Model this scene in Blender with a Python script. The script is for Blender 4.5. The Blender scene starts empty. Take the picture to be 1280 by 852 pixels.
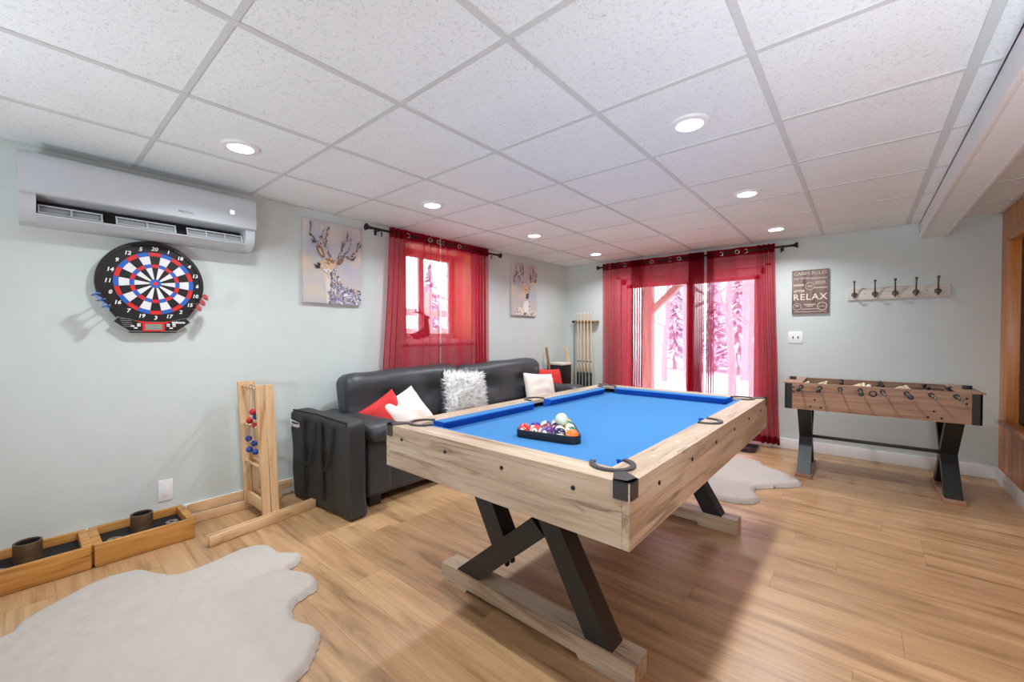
import bpy, bmesh, math, random
from mathutils import Vector, Matrix, noise as mnoise

random.seed(7)
sc = bpy.context.scene
C = sc.collection
PI = math.pi
sin, cos, rad = math.sin, math.cos, math.radians

# ------------------------------------------------------------------ camera, sky, exposure
def make_camera():
    yaw, pitch, roll = .7006, -.0161, -.0011
    f = Vector((-sin(yaw) * cos(pitch), cos(yaw) * cos(pitch), sin(pitch)))
    r = Vector((cos(yaw), sin(yaw), 0)); u = r.cross(f)
    r2 = r * cos(roll) + u * sin(roll); u2 = -r * sin(roll) + u * cos(roll)
    cd = bpy.data.cameras.new('camera'); cd.sensor_width = 36; cd.lens = 518.83 / 1280 * 36
    cd.clip_start = .02; cd.clip_end = 300
    o = bpy.data.objects.new('camera', cd); C.objects.link(o)
    m = Matrix((r2, u2, -f)).transposed().to_4x4(); m.translation = (0, 0, 1.2)
    o.matrix_world = m; sc.camera = o
make_camera()
LAMP_POWER = 10.5          # watts of each ceiling light
FILL_POWER, FILL_COL = 15.5, (.90, 1, 1.14)   # watts and tint of each added fill lamp
LAMP_COL = (.94, 1, 1.07)
SKY = 10.0                  # overcast winter sky
world = bpy.data.worlds.new('sky'); sc.world = world; world.use_nodes = True
_bg = world.node_tree.nodes['Background']; _bg.inputs[0].default_value = (.84, .92, 1, 1); _bg.inputs[1].default_value = SKY
sc.view_settings.view_transform = 'Standard'; sc.view_settings.look = 'None'
sc.view_settings.exposure = 0.0; sc.view_settings.gamma = 1; sc.view_settings.use_curve_mapping = False
sc.cycles.transparent_max_bounces = 32
sc.cycles.max_bounces = 10; sc.cycles.diffuse_bounces = 7
sc.cycles.sample_clamp_indirect = 6

XL, XR, YB, YF, ZC = -3.32, .865, 5.17, -3.0, 2.182

# ------------------------------------------------------------------ materials
def s2l(c):
    return tuple(((v / 255) / 12.92 if v / 255 <= .04045 else ((v / 255 + .055) / 1.055) ** 2.4) for v in c) + (1,)

class NT:
    def __init__(s, name):
        s.m = bpy.data.materials.new(name); s.m.use_nodes = True
        s.t = s.m.node_tree; s.n = s.t.nodes; s.b = s.n['Principled BSDF']; s.out = s.n['Material Output']
    def add(s, typ, **kw):
        n = s.n.new(typ)
        for k, v in kw.items(): setattr(n, k, v)
        return n
    def link(s, a, b): s.t.links.new(a, b)
    def coords(s, scale=(1, 1, 1), src='Object', rnd=0):
        tc = s.add('ShaderNodeTexCoord'); mp = s.add('ShaderNodeMapping')
        mp.inputs['Scale'].default_value = scale
        if rnd:
            oi = s.add('ShaderNodeObjectInfo'); ml = s.add('ShaderNodeMath', operation='MULTIPLY'); ml.inputs[1].default_value = rnd
            s.link(oi.outputs['Random'], ml.inputs[0])
            ad = s.add('ShaderNodeVectorMath', operation='ADD'); s.link(tc.outputs[src], ad.inputs[0]); s.link(ml.outputs[0], ad.inputs[1])
            s.link(ad.outputs[0], mp.inputs['Vector'])
        else: s.link(tc.outputs[src], mp.inputs['Vector'])
        return mp.outputs[0]
    def noise(s, vec, scale, detail=4, rough=.55, dist=0):
        n = s.add('ShaderNodeTexNoise'); n.inputs['Scale'].default_value = scale; n.inputs['Detail'].default_value = detail
        n.inputs['Roughness'].default_value = rough; n.inputs['Distortion'].default_value = dist
        s.link(vec, n.inputs['Vector']); return n.outputs['Fac']
    def ramp(s, fac, stops):
        r = s.add('ShaderNodeValToRGB'); el = r.color_ramp.elements
        while len(el) < len(stops): el.new(.5)
        for e, (p, c) in zip(el, stops): e.position = p; e.color = c
        s.link(fac, r.inputs[0]); return r.outputs[0]
    def mix(s, fac, a, b, blend='MIX'):
        n = s.add('ShaderNodeMix', data_type='RGBA', blend_type=blend)
        for v, i in ((fac, 0), (a, 6), (b, 7)):
            if hasattr(v, 'links'): s.link(v, n.inputs[i])
            else: n.inputs[i].default_value = v
        return n.outputs[2]
    def bump(s, h, strength, dist=.01):
        n = s.add('ShaderNodeBump'); n.inputs['Strength'].default_value = strength; n.inputs['Distance'].default_value = dist
        s.link(h, n.inputs['Height']); s.link(n.outputs[0], s.b.inputs['Normal'])

def plain(name, rgb, rough=.5, metal=0, spec=None, noise_amt=0, noise_scale=8, bump=0, bump_scale=80, coat=0):
    t = NT(name); col = s2l(rgb); b = t.b
    b.inputs['Roughness'].default_value = rough; b.inputs['Metallic'].default_value = metal
    if spec is not None: b.inputs['Specular IOR Level'].default_value = spec
    if coat: b.inputs['Coat Weight'].default_value = coat
    v = t.coords()
    f = t.noise(v, noise_scale)
    k = max(noise_amt, .02)
    lo = tuple(c * (1 - k) for c in col[:3]) + (1,); hi = tuple(min(1, c * (1 + k)) for c in col[:3]) + (1,)
    t.link(t.ramp(f, [(.3, lo), (.7, hi)]), b.inputs['Base Color'])
    if bump: t.bump(t.noise(v, bump_scale, 3), bump, .003)
    return t.m

def wood(name, light, mid, dark, along='X', rough=.4, stretch=10, scale=1.6, rnd=0, tone=.0, fine=.35, streak=.62, bump=.1, coat=0, spec=None, crack=False):
    t = NT(name); b = t.b
    sv = {'X': (1, stretch, stretch), 'Y': (stretch, 1, stretch), 'Z': (stretch, stretch, 1)}[along]
    v = t.coords(sv, rnd=rnd)
    a = t.noise(v, scale, 5, .6, .6)
    col = t.ramp(a, [(.28, s2l(dark)), (.45, s2l(mid)), (.68, s2l(light))])
    sv2 = tuple(x * (3.0 if x > 1 else .6) for x in sv)
    v2 = t.coords(sv2, rnd=rnd)
    fgrain = t.noise(v2, scale * 2, 6, .7)
    g = t.ramp(fgrain, [(.35, (.55, .5, .45, 1)), (.6, (1, 1, 1, 1))])
    col = t.mix(fine, col, t.mix(1.0, col, g, 'MULTIPLY'))
    # sparse dark streaks / cracks
    st = t.noise(t.coords(tuple(x * (1.0 if x > 1 else .5) for x in sv), rnd=rnd + 3.3 if rnd else 0), scale * 1.3, 3, .5, 1.4)
    smask = t.ramp(st, [(streak, (0, 0, 0, 1)), (streak + .1, (1, 1, 1, 1))])
    col = t.mix(smask, col, s2l(dark))
    if crack:                                        # thin dark checks following the grain
        cn = t.noise(t.coords(tuple(x * (.6 if x > 1 else .42) for x in sv), rnd=rnd), scale, 3, .5, .8)
        line = t.ramp(cn, [(.50, (0, 0, 0, 1)), (.511, (1, 1, 1, 1)), (.522, (0, 0, 0, 1))])
        gate = t.ramp(t.noise(t.coords((2.2, 2.2, 2.2), rnd=rnd), 1.4, 2), [(.46, (0, 0, 0, 1)), (.56, (.7, .7, .7, 1))])
        col = t.mix(t.mix(1.0, line, gate, 'MULTIPLY'), col, s2l((92, 70, 52)))
    if tone:
        oi = t.add('ShaderNodeObjectInfo'); mr = t.add('ShaderNodeMapRange')
        mr.inputs[3].default_value = 1 - tone; mr.inputs[4].default_value = 1 + tone
        t.link(oi.outputs['Random'], mr.inputs[0])
        hs = t.add('ShaderNodeHueSaturation'); t.link(mr.outputs[0], hs.inputs['Value']); t.link(col, hs.inputs['Color']); col = hs.outputs[0]
    t.link(col, b.inputs['Base Color']); b.inputs['Roughness'].default_value = rough
    if spec: b.inputs['Specular IOR Level'].default_value = spec
    if coat: b.inputs['Coat Weight'].default_value = coat; b.inputs['Coat Roughness'].default_value = .12
    if bump: t.bump(fgrain, bump, .002)
    return t.m

def emit(name, rgb, s):
    t = NT(name); t.b.inputs['Base Color'].default_value = (1, 1, 1, 1)
    t.b.inputs['Emission Color'].default_value = s2l(rgb); t.b.inputs['Emission Strength'].default_value = s
    return t.m

def sheer(name, rgb, opacity):
    t = NT(name); t.n.remove(t.b)
    tr = t.add('ShaderNodeBsdfTransparent'); df = t.add('ShaderNodeBsdfDiffuse'); tl = t.add('ShaderNodeBsdfTranslucent')
    tr.inputs[0].default_value = (1, .93, .94, 1)
    v = t.coords((1, 1, 1)); wv = t.noise(t.coords((60, 60, 300)), 3, 2)
    col = t.ramp(wv, [(.3, tuple(c * .85 for c in s2l(rgb)[:3]) + (1,)), (.7, s2l(rgb))])
    t.link(col, df.inputs[0]); t.link(col, tl.inputs[0])
    m1 = t.add('ShaderNodeMixShader'); m1.inputs[0].default_value = .34; t.link(df.outputs[0], m1.inputs[1]); t.link(tl.outputs[0], m1.inputs[2])
    m2 = t.add('ShaderNodeMixShader')
    mr = t.add('ShaderNodeMapRange'); mr.inputs[1].default_value = .3; mr.inputs[2].default_value = .7
    mr.inputs[3].default_value = opacity - .05; mr.inputs[4].default_value = opacity + .05
    t.link(wv, mr.inputs[0])
    lw = t.add('ShaderNodeLayerWeight'); lw.inputs[0].default_value = .35          # slanted weave closes up
    mm_ = t.add('ShaderNodeMath', operation='MULTIPLY'); mm_.inputs[1].default_value = .4; t.link(lw.outputs['Facing'], mm_.inputs[0])
    ma_ = t.add('ShaderNodeMath', operation='ADD', use_clamp=True); t.link(mr.outputs[0], ma_.inputs[0]); t.link(mm_.outputs[0], ma_.inputs[1])
    t.link(ma_.outputs[0], m2.inputs[0])
    t.link(tr.outputs[0], m2.inputs[1]); t.link(m1.outputs[0], m2.inputs[2]); t.link(m2.outputs[0], t.out.inputs[0])
    return t.m

def glass(name, tint=(1, 1, 1)):
    t = NT(name); t.n.remove(t.b)
    tr = t.add('ShaderNodeBsdfTransparent'); tr.inputs[0].default_value = tint + (1,)
    gl = t.add('ShaderNodeBsdfGlossy'); gl.inputs['Roughness'].default_value = .02
    fr = t.add('ShaderNodeFresnel'); fr.inputs[0].default_value = 1.45
    m = t.add('ShaderNodeMixShader'); t.link(fr.outputs[0], m.inputs[0]); t.link(tr.outputs[0], m.inputs[1]); t.link(gl.outputs[0], m.inputs[2])
    t.link(m.outputs[0], t.out.inputs[0]); return t.m

def ceiling_mat():
    t = NT('fissured_tile'); b = t.b; v = t.coords((1, 1, 1), rnd=20)
    vo = t.add('ShaderNodeTexVoronoi'); vo.inputs['Scale'].default_value = 60; 
    wob = t.mix(.12, v, t.noise(v, 9, 3)) if False else v
    mp = t.coords((1, 1.0, 1), rnd=20); n1 = t.noise(mp, 95, 3, .6, 1.2); n2 = t.noise(mp, 150, 2)
    pits = t.ramp(n1, [(.36, (.5, .51, .51, 1)), (.44, (1, 1, 1, 1))])
    base = t.ramp(t.noise(v, 3, 2), [(.3, s2l((240, 246, 247))), (.7, s2l((244, 250, 251)))])
    col = t.mix(.38, base, t.mix(1.0, base, pits, 'MULTIPLY'))
    t.link(col, b.inputs['Base Color']); b.inputs['Roughness'].default_value = .9
    t.bump(t.mix(.4, pits, n2), .35, .004); return t.m

def fluff(name, rgb):
    t = NT(name); t.n.remove(t.b)
    df = t.add('ShaderNodeBsdfDiffuse'); tl = t.add('ShaderNodeBsdfTranslucent'); mx = t.add('ShaderNodeMixShader'); mx.inputs[0].default_value = .5
    df.inputs[0].default_value = s2l(rgb); tl.inputs[0].default_value = s2l(rgb)
    t.link(df.outputs[0], mx.inputs[1]); t.link(tl.outputs[0], mx.inputs[2]); t.link(mx.outputs[0], t.out.inputs[0]); return t.m
M = dict(
    wall=plain('wall_paint', (207, 217, 213), .7, noise_amt=.012, bump=.05, bump_scale=150),
    tile=ceiling_mat(),
    tee=plain('white_enamel_tee', (212, 216, 215), .6),
    white=plain('white_trim_paint', (240, 241, 241), .35),
    offwhite=plain('beam_paint', (236, 243, 245), .5),
    plank=wood('oak_vinyl_plank', (204, 166, 122), (184, 145, 103), (138, 102, 70), 'X', .34, 9, 1.5, rnd=37, tone=.09, fine=.4, streak=.66, bump=.04, spec=.85),
    subfloor=plain('floor_seam', (96, 66, 42), .8),
    panelling=wood('varnished_panelling', (214, 142, 72), (196, 122, 58), (146, 82, 36), 'Z', .35, 12, 1.5, rnd=11, tone=.06, fine=.3, streak=.72),
    drift=wood('driftwood_laminate', (208, 190, 165), (186, 164, 138), (132, 108, 86), 'X', .42, 11, 1.7, rnd=5, fine=.35, streak=.66, bump=.05, crack=True),
    drift_y=wood('driftwood_laminate_lengthwise', (208, 190, 165), (186, 164, 138), (132, 108, 86), 'Y', .42, 11, 1.7, rnd=5, fine=.35, streak=.66, bump=.05, crack=True),
    walnut=wood('brown_laminate', (180, 140, 112), (158, 120, 93), (120, 86, 66), 'X', .45, 14, 2, rnd=3, fine=.4, streak=.7, bump=.05),
    pine=wood('pale_pine', (232, 200, 158), (222, 184, 138), (184, 132, 84), 'Z', .5, 14, 2, rnd=9, fine=.2, streak=.7, bump=.05),
    pine_y=wood('pale_pine_lengthwise', (232, 200, 158), (222, 184, 138), (184, 132, 84), 'Y', .5, 14, 2, rnd=9, fine=.2, streak=.7, bump=.05),
    pine_x=wood('pale_pine_across', (232, 200, 158), (222, 184, 138), (184, 132, 84), 'X', .5, 14, 2, rnd=9, fine=.2, streak=.7, bump=.05),
    boxpine=wood('honey_stained_pine', (212, 160, 90), (196, 138, 66), (130, 80, 36), 'Y', .4, 12, 2.2, rnd=9, fine=.25, streak=.68, bump=.05),
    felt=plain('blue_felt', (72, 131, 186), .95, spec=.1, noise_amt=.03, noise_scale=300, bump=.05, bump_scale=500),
    felt_shaded=plain('blue_felt_shaded', (28, 86, 172), .9, spec=.15, noise_amt=.03, noise_scale=300),  # darker copy of the felt, cushion face shade put into its colour
    black=plain('black_plastic', (24, 24, 25), .42),
    rubber=plain('matte_black_rubber', (18, 18, 18), .8),
    legblack=plain('black_painted_leg', (34, 34, 33), .42, noise_amt=.05),
    pocket=plain('pocket_trim', (58, 56, 56), .45),
    leather=plain('black_leather', (56, 60, 64), .42, noise_amt=.1, noise_scale=3, bump=.18, bump_scale=260),
    bag=plain('black_nylon', (46, 47, 46), .6, noise_amt=.12, noise_scale=4, bump=.15, bump_scale=400),
    strap=plain('black_webbing', (26, 26, 26), .8),
    red_cloth=plain('red_pillow_cloth', (214, 52, 52), .85, noise_amt=.06, noise_scale=60, bump=.3, bump_scale=200),
    cream_cloth=plain('cream_pillow_cloth', (240, 230, 220), .9, noise_amt=.03, noise_scale=40, bump=.4, bump_scale=120),
    fur=plain('white_fur', (248, 246, 242), .95, spec=.05),
    rug=plain('cream_rug_pile', (186, 178, 168), .95, spec=.1, noise_amt=.03, noise_scale=14, bump=.25, bump_scale=90),
    pile=plain('cream_rug_fur', (206, 199, 189), .95, spec=.05),
    ac=plain('ac_plastic', (194, 202, 206), .5),
    ac_in=plain('ac_dark_outlet', (22, 22, 22), .7),
    grey=plain('grey_plastic', (150, 153, 155), .5),
    steel=plain('brushed_steel', (190, 190, 188), .3, metal=1),
    bronze=plain('oil_rubbed_bronze', (44, 36, 34), .35, metal=.6),
    nickel=plain('grommet_nickel', (170, 160, 150), .25, metal=1),
    hook=plain('aged_iron_hook', (104, 98, 90), .4, metal=.7),
    rackwhite=wood('whitewashed_board', (232, 228, 218), (220, 215, 203), (176, 166, 150), 'X', .7, 12, 2, fine=.2, streak=.68),
    signwood=wood('weathered_sign', (148, 126, 116), (126, 106, 98), (90, 72, 66), 'Z', .7, 10, 3, fine=.4, streak=.68),
    signpaint=plain('cream_sign_lettering', (226, 212, 194), .8),
    signfaint=plain('faded_sign_lettering', (190, 176, 164), .8),
    cue=wood('maple_cue', (236, 214, 178), (226, 200, 160), (200, 168, 124), 'Z', .3, 30, 3, fine=.1, streak=.8, bump=0),
    cuerack=wood('rack_wood', (176, 140, 98), (156, 120, 80), (110, 78, 50), 'X', .5, 12, 3),
    curtain=sheer('red_sheer', (204, 34, 62), .58),
    curtain2=sheer('red_sheer_hem', (140, 16, 36), .86),
    glass=glass('window_glass'),
    darkglass=glass('interior_glass', (.5, .52, .53)),
    jamb=wood('window_jamb_wood', (226, 176, 120), (214, 160, 104), (180, 124, 76), 'Z', .5, 12, 2),
    snow=plain('snow', (240, 244, 250), .8, noise_amt=.02, noise_scale=1.5, bump=.4, bump_scale=3),
    bark=plain('bark', (150, 138, 146), .9, noise_amt=.3, noise_scale=20, bump=.6, bump_scale=30),
    needle=plain('snowy_needles', (182, 184, 204), .9, noise_amt=.4, noise_scale=9),
    porch=wood('porch_timber', (160, 142, 130), (146, 126, 114), (110, 92, 82), 'Z', .7, 12, 2),
    siding=plain('grey_siding', (150, 140, 138), .7, noise_amt=.06),
    db_black=plain('dartboard_black', (14, 14, 15), .5),
    db_white=plain('dartboard_white', (232, 232, 232), .5),
    db_red=plain('dartboard_red', (214, 40, 36), .5),
    db_blue=plain('dartboard_blue', (34, 98, 190), .5),
    print_white=plain('white_print', (240, 240, 240), .6),
    lcd=plain('grey_lcd', (140, 150, 140), .3),
    camo=plain('camo_wrap', (96, 76, 54), .4, noise_amt=.55, noise_scale=14),
    cream_man=plain('cream_figure', (238, 220, 180), .4),
    ball_red=plain('bola_red', (186, 34, 38), .45),
    ball_blue=plain('bola_blue', (40, 74, 150), .45),
    string=plain('grey_cord', (160, 160, 160), .8),
    ring_brown=plain('burnt_ring', (96, 60, 36), .6),
    mat_black=plain('glossy_black_tray', (40, 38, 42), .18),
    lens=emit('lamp_lens', (255, 255, 252), 14),
    ac_led=emit('ac_display', (235, 245, 255), 1.6),
    flight_blue=plain('blue_flight', (120, 160, 214), .5),
    flight_red=plain('red_flight', (226, 120, 124), .5),
    deer_red=plain('figurine_brown', (74, 52, 44), .6),
    cream_panel=plain('cream_board_edge', (226, 220, 204), .6),
)

# ------------------------------------------------------------------ mesh helpers
class MB:
    def __init__(s): s.bm = bmesh.new(); s.mi = 0
    def _add(s, geom_verts, mtx):
        if mtx is not None: bmesh.ops.transform(s.bm, matrix=mtx, verts=geom_verts)
        for f in {f for v in geom_verts for f in v.link_faces}: f.material_index = s.mi
        return s
    def box(s, c, size, bev=0, m=None, seg=2):
        r = bmesh.ops.create_cube(s.bm, size=1); vs = r['verts']
        bmesh.ops.scale(s.bm, vec=size, verts=vs)
        if bev:
            es = list({e for v in vs for e in v.link_edges})
            rr = bmesh.ops.bevel(s.bm, geom=es, offset=bev, segments=seg, profile=.5, affect='EDGES')
            vs = list({v for f in rr['faces'] for v in f.verts} | {v for v in vs if v.is_valid})
            seen = set(vs); st = list(vs)
            while st:
                v = st.pop()
                for e in v.link_edges:
                    o = e.other_vert(v)
                    if o not in seen: seen.add(o); st.append(o)
            vs = list(seen)
        mt = Matrix.Translation(c)
        if m is not None: mt = m @ mt
        return s._add(vs, mt)
    def rbox(s, c, size, r, n=6, fn=None, m=None):
        b2 = bmesh.new(); bmesh.ops.create_cube(b2, size=2)
        bmesh.ops.subdivide_edges(b2, edges=b2.edges[:], cuts=n, use_grid_fill=True)
        h = Vector(size) / 2
        for v in b2.verts:
            p = Vector((v.co.x * h.x, v.co.y * h.y, v.co.z * h.z))
            q = Vector([max(-(hh - r), min(hh - r, x)) for x, hh in zip(p, h)])
            d = p - q
            if d.length > 1e-9: p = q + d.normalized() * r
            if fn: p = fn(p, h)
            v.co = p + Vector(c)
        vm = {}; vs = []
        for v in b2.verts: vm[v] = s.bm.verts.new(v.co); vs.append(vm[v])
        for f in b2.faces: s.bm.faces.new([vm[v] for v in f.verts])
        b2.free(); return s._add(vs, m)
    def prism(s, poly, a0, a1, axis='Z', m=None):
        def P(u, v, w): return {'Z': (u, v, w), 'Y': (u, w, v), 'X': (w, u, v)}[axis]
        lo = [s.bm.verts.new(P(u, v, a0)) for u, v in poly]; hi = [s.bm.verts.new(P(u, v, a1)) for u, v in poly]
        n = len(poly); fs = [s.bm.faces.new(lo), s.bm.faces.new(hi)]
        for i in range(n): fs.append(s.bm.faces.new((lo[i], lo[(i + 1) % n], hi[(i + 1) % n], hi[i])))
        bmesh.ops.recalc_face_normals(s.bm, faces=fs)
        return s._add(lo + hi, m)
    def ring(s, outer, inner, z0, z1, m=None):
        n = len(outer); V = [[s.bm.verts.new((u, v, z)) for u, v in L] for L, z in ((outer, z0), (outer, z1), (inner, z1), (inner, z0))]
        fs = []
        for i in range(n):
            j = (i + 1) % n
            for k in range(4): fs.append(s.bm.faces.new((V[k][i], V[k][j], V[(k + 1) % 4][j], V[(k + 1) % 4][i])))
        bmesh.ops.recalc_face_normals(s.bm, faces=fs)
        return s._add([v for L in V for v in L], m)
    def tube(s, pts, radii, n=8, m=None, cap=True):
        pts = [Vector(p) for p in pts]
        if not hasattr(radii, '__len__'): radii = [radii] * len(pts)
        rings = []; up = None
        for i, p in enumerate(pts):
            d = (pts[min(i + 1, len(pts) - 1)] - pts[max(i - 1, 0)]).normalized()
            if up is None: up = Vector((0, 0, 1)) if abs(d.z) < .9 else Vector((1, 0, 0))
            a = d.cross(up).normalized(); b = a.cross(d).normalized(); up = b
            rings.append([s.bm.verts.new(p + (a * cos(2 * PI * k / n) + b * sin(2 * PI * k / n)) * radii[i]) for k in range(n)])
        fs = []
        for r0, r1 in zip(rings, rings[1:]):
            for k in range(n): fs.append(s.bm.faces.new((r0[k], r0[(k + 1) % n], r1[(k + 1) % n], r1[k])))
        if cap: fs += [s.bm.faces.new(rings[0]), s.bm.faces.new(rings[-1])]
        bmesh.ops.recalc_face_normals(s.bm, faces=fs)
        return s._add([v for r in rings for v in r], m)
    def lathe(s, prof, n=24, m=None):
        rings = []
        for r, z in prof:
            if r < 1e-6: rings.append([s.bm.verts.new((0, 0, z))])
            else: rings.append([s.bm.verts.new((r * cos(2 * PI * k / n), r * sin(2 * PI * k / n), z)) for k in range(n)])
        fs = []
        for a, b in zip(rings, rings[1:]):
            for k in range(n):
                j = (k + 1) % n
                if len(a) == 1 and len(b) == 1: continue
                if len(a) == 1: fs.append(s.bm.faces.new((a[0], b[k], b[j])))
                elif len(b) == 1: fs.append(s.bm.faces.new((a[k], a[j], b[0])))
                else: fs.append(s.bm.faces.new((a[k], a[j], b[j], b[k])))
        bmesh.ops.recalc_face_normals(s.bm, faces=fs)
        return s._add([v for r in rings for v in r], m)
    def sphere(s, c, r, u=16, v=10, m=None):
        k = bmesh.ops.create_uvsphere(s.bm, u_segments=u, v_segments=v, radius=r)
        mt = Matrix.Translation(c)
        return s._add(k['verts'], m @ mt if m is not None else mt)
    def poly(s, pts):
        f = s.bm.faces.new([s.bm.verts.new(p) for p in pts]); f.material_index = s.mi; return s
    def grid(s, rows, m=None):
        V = [[s.bm.verts.new(p) for p in r] for r in rows]
        for a, b in zip(V, V[1:]):
            for k in range(len(a) - 1): s.bm.faces.new((a[k], a[k + 1], b[k + 1], b[k]))
        return s._add([v for r in V for v in r], m)
    def build(s, name, mats, parent=None, smooth=True, loc=None, angle=.6):
        me = bpy.data.meshes.new(name)
        if smooth:
            for f in s.bm.faces: f.smooth = True
            for e in s.bm.edges:
                if len(e.link_faces) == 2 and e.calc_face_angle(0) > angle: e.smooth = False
        s.bm.to_mesh(me); s.bm.free()
        for mm in (mats if isinstance(mats, (list, tuple)) else [mats]): me.materials.append(mm)
        o = bpy.data.objects.new(name, me); C.objects.link(o)
        if parent is not None: o.parent = parent
        if loc is not None: o.location = loc
        return o

def tag(o, label=None, cat=None, group=None, kind=None):
    for k, v in (('label', label), ('category', cat), ('group', group), ('kind', kind)):
        if v: o[k] = v
    return o
def thing(name, label, cat, loc=(0, 0, 0), rz=0, group=None):
    o = bpy.data.objects.new(name, None); C.objects.link(o); o.location = loc; o.rotation_euler = (0, 0, rz)
    o.empty_display_size = .1
    return tag(o, label, cat, group)
def dup(root, loc, rz=None, label=None, rot=None):
    r = root.copy(); C.objects.link(r); r.location = loc
    if rz is not None: r.rotation_euler = (0, 0, rz)
    if rot is not None: r.rotation_euler = rot
    if label: r['label'] = label
    for ch in list(root.children):
        c = ch.copy(); C.objects.link(c); c.parent = r
        for g in ch.children:
            d = g.copy(); C.objects.link(d); d.parent = c
    return r
def frombm(name, o_from, mats=None):
    """replace a modifier/curve object by its evaluated mesh"""
    dg = bpy.context.evaluated_depsgraph_get(); dg.update()
    return bpy.data.meshes.new_from_object(o_from.evaluated_get(dg))
def boolean_cut(o, cutters):
    for c in cutters:
        md = o.modifiers.new('cut', 'BOOLEAN'); md.operation = 'DIFFERENCE'; md.object = c; md.solver = 'EXACT'
    me = frombm(o.name, o); o.modifiers.clear(); old = o.data; o.data = me; bpy.data.meshes.remove(old)
def skin(name, verts, edges, radii, mat, parent, sub=1):
    me = bpy.data.meshes.new(name); me.from_pydata(verts, edges, [])
    o = bpy.data.objects.new(name, me); C.objects.link(o)
    o.modifiers.new('skin', 'SKIN'); sv = me.skin_vertices[0].data
    for i, r in enumerate(radii): sv[i].radius = (r, r)
    sv[0].use_root = True
    s = o.modifiers.new('sub', 'SUBSURF'); s.levels = sub; s.render_levels = sub
    m2 = frombm(name, o); o.modifiers.clear(); o.data = m2
    m2.materials.clear(); m2.materials.append(mat)
    for p in m2.polygons: p.use_smooth = True
    o.parent = parent; return o
LEFTW = Matrix(((0, 0, 1), (1, 0, 0), (0, 1, 0))).to_4x4()      # x->+Y, y->+Z, z->+X  (faces the room from the left wall)
BACKW = Matrix(((1, 0, 0), (0, 0, -1), (0, 1, 0))).to_4x4()     # x->+X, y->+Z, z->-Y  (faces the room from the back wall)
def text(name, body, size, mat, parent, mtx, align='CENTER', shear=0, extrude=.0004, space=1, offset=0):
    cu = bpy.data.curves.new(name, 'FONT'); cu.body = body; cu.size = size; cu.align_x = align; cu.align_y = 'CENTER'
    cu.extrude = extrude; cu.resolution_u = 2; cu.shear = shear; cu.space_character = space; cu.offset = offset
    tmp = bpy.data.objects.new('tmp_text', cu); C.objects.link(tmp)
    me = frombm(name, tmp); bpy.data.objects.remove(tmp); bpy.data.curves.remove(cu)
    me.transform(mtx); me.materials.clear(); me.materials.append(mat)
    o = bpy.data.objects.new(name, me); C.objects.link(o); o.parent = parent; return o
def arc(cx, cy, r, a0, a1, n): return [(cx + r * cos(rad(a0 + (a1 - a0) * k / n)), cy + r * sin(rad(a0 + (a1 - a0) * k / n))) for k in range(n + 1)]
T = Matrix.Translation
def R(a, ax): return Matrix.Rotation(a, 4, ax)
def align_z(d): return Vector(d).to_track_quat('Z', 'Y').to_matrix().to_4x4()
def fur_mesh(name, samples, mat, parent, lmin, lmax, w, lean=.5):
    vs, fs, ns = [], [], []
    for p, nrm in samples:
        L = random.uniform(lmin, lmax)
        d = (nrm + Vector((random.uniform(-1, 1), random.uniform(-1, 1), random.uniform(-1, 1))) * lean).normalized()
        e1 = d.orthogonal().normalized(); e2 = d.cross(e1); a0 = random.uniform(0, 6.28)
        k = len(vs)
        vs += [p + (e1 * cos(a0 + q * 2.0944) + e2 * sin(a0 + q * 2.0944)) * w for q in range(3)] + [p + d * L]
        fs += [(k, k + 1, k + 3), (k + 1, k + 2, k + 3), (k + 2, k, k + 3)]; ns += [tuple(nrm.normalized())] * 4
    me = bpy.data.meshes.new(name); me.from_pydata([tuple(v) for v in vs], [], fs); me.materials.append(mat)
    for p_ in me.polygons: p_.use_smooth = True
    me.normals_split_custom_set_from_vertices(ns)
    o = bpy.data.objects.new(name, me); C.objects.link(o); o.parent = parent; o['kind'] = 'stuff'; return o

# ================================================================== THE SETTING
floor = MB().box(((XL + XR) / 2, (YF + YB) / 2, -.045), (XR - XL, YB - YF, .07)).build('floor', M['subfloor'], smooth=False)
tag(floor, 'honey oak plank floor running across the room', kind='structure')
PW = .182
y = YF; row = 0
while y < YB - .01:
    x = XL - random.uniform(0, 1.15); w = min(PW, YB - y)
    while x < XR:
        x0, x1 = max(x, XL), min(x + 1.22, XR)
        if x1 - x0 > .03:
            b = MB().box((0, 0, -.005), (x1 - x0 - .0008, w - .0008, .01))
            b.build('plank', M['plank'], floor, smooth=False, loc=((x0 + x1) / 2, y + w / 2, 0))
        x += 1.22
    y += PW; row += 1

# --- ceiling
ceiling = MB().box(((XL + XR) / 2, (YF + YB) / 2, 2.30), (XR - XL + .3, YB - YF + .3, .04)).build('ceiling', M['offwhite'], smooth=False)
tag(ceiling, 'white suspended tile ceiling', kind='structure')
gx = [-2.734 + .6075 * i for i in range(-1, 6)]; gx[0] = XL; gx.append(.385)
gy = [.445 + .612 * j for j in range(-6, 9)]; gy = [v for v in gy if YF < v < YB - .05]; gy = [YF] + gy + [YB]
bx = [.547, XR]
def tiles(xs):
    for a, b in zip(xs, xs[1:]):
        for c, d in zip(gy, gy[1:]):
            MB().box((0, 0, .0075), (b - a - .004, d - c - .004, .015)).build('ceiling_tile', M['tile'], ceiling, smooth=False, loc=((a + b) / 2, (c + d) / 2, ZC + .004))
tiles(gx); tiles(bx)
for k, xx in enumerate(gx[1:-1]):
    ww = .034 if k == 5 else .024
    MB().box((0, 0, 0), (ww, YB - YF, .005)).build('main_runner', M['tee'], ceiling, smooth=False, loc=(xx, (YB + YF) / 2, ZC + .001))
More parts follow.
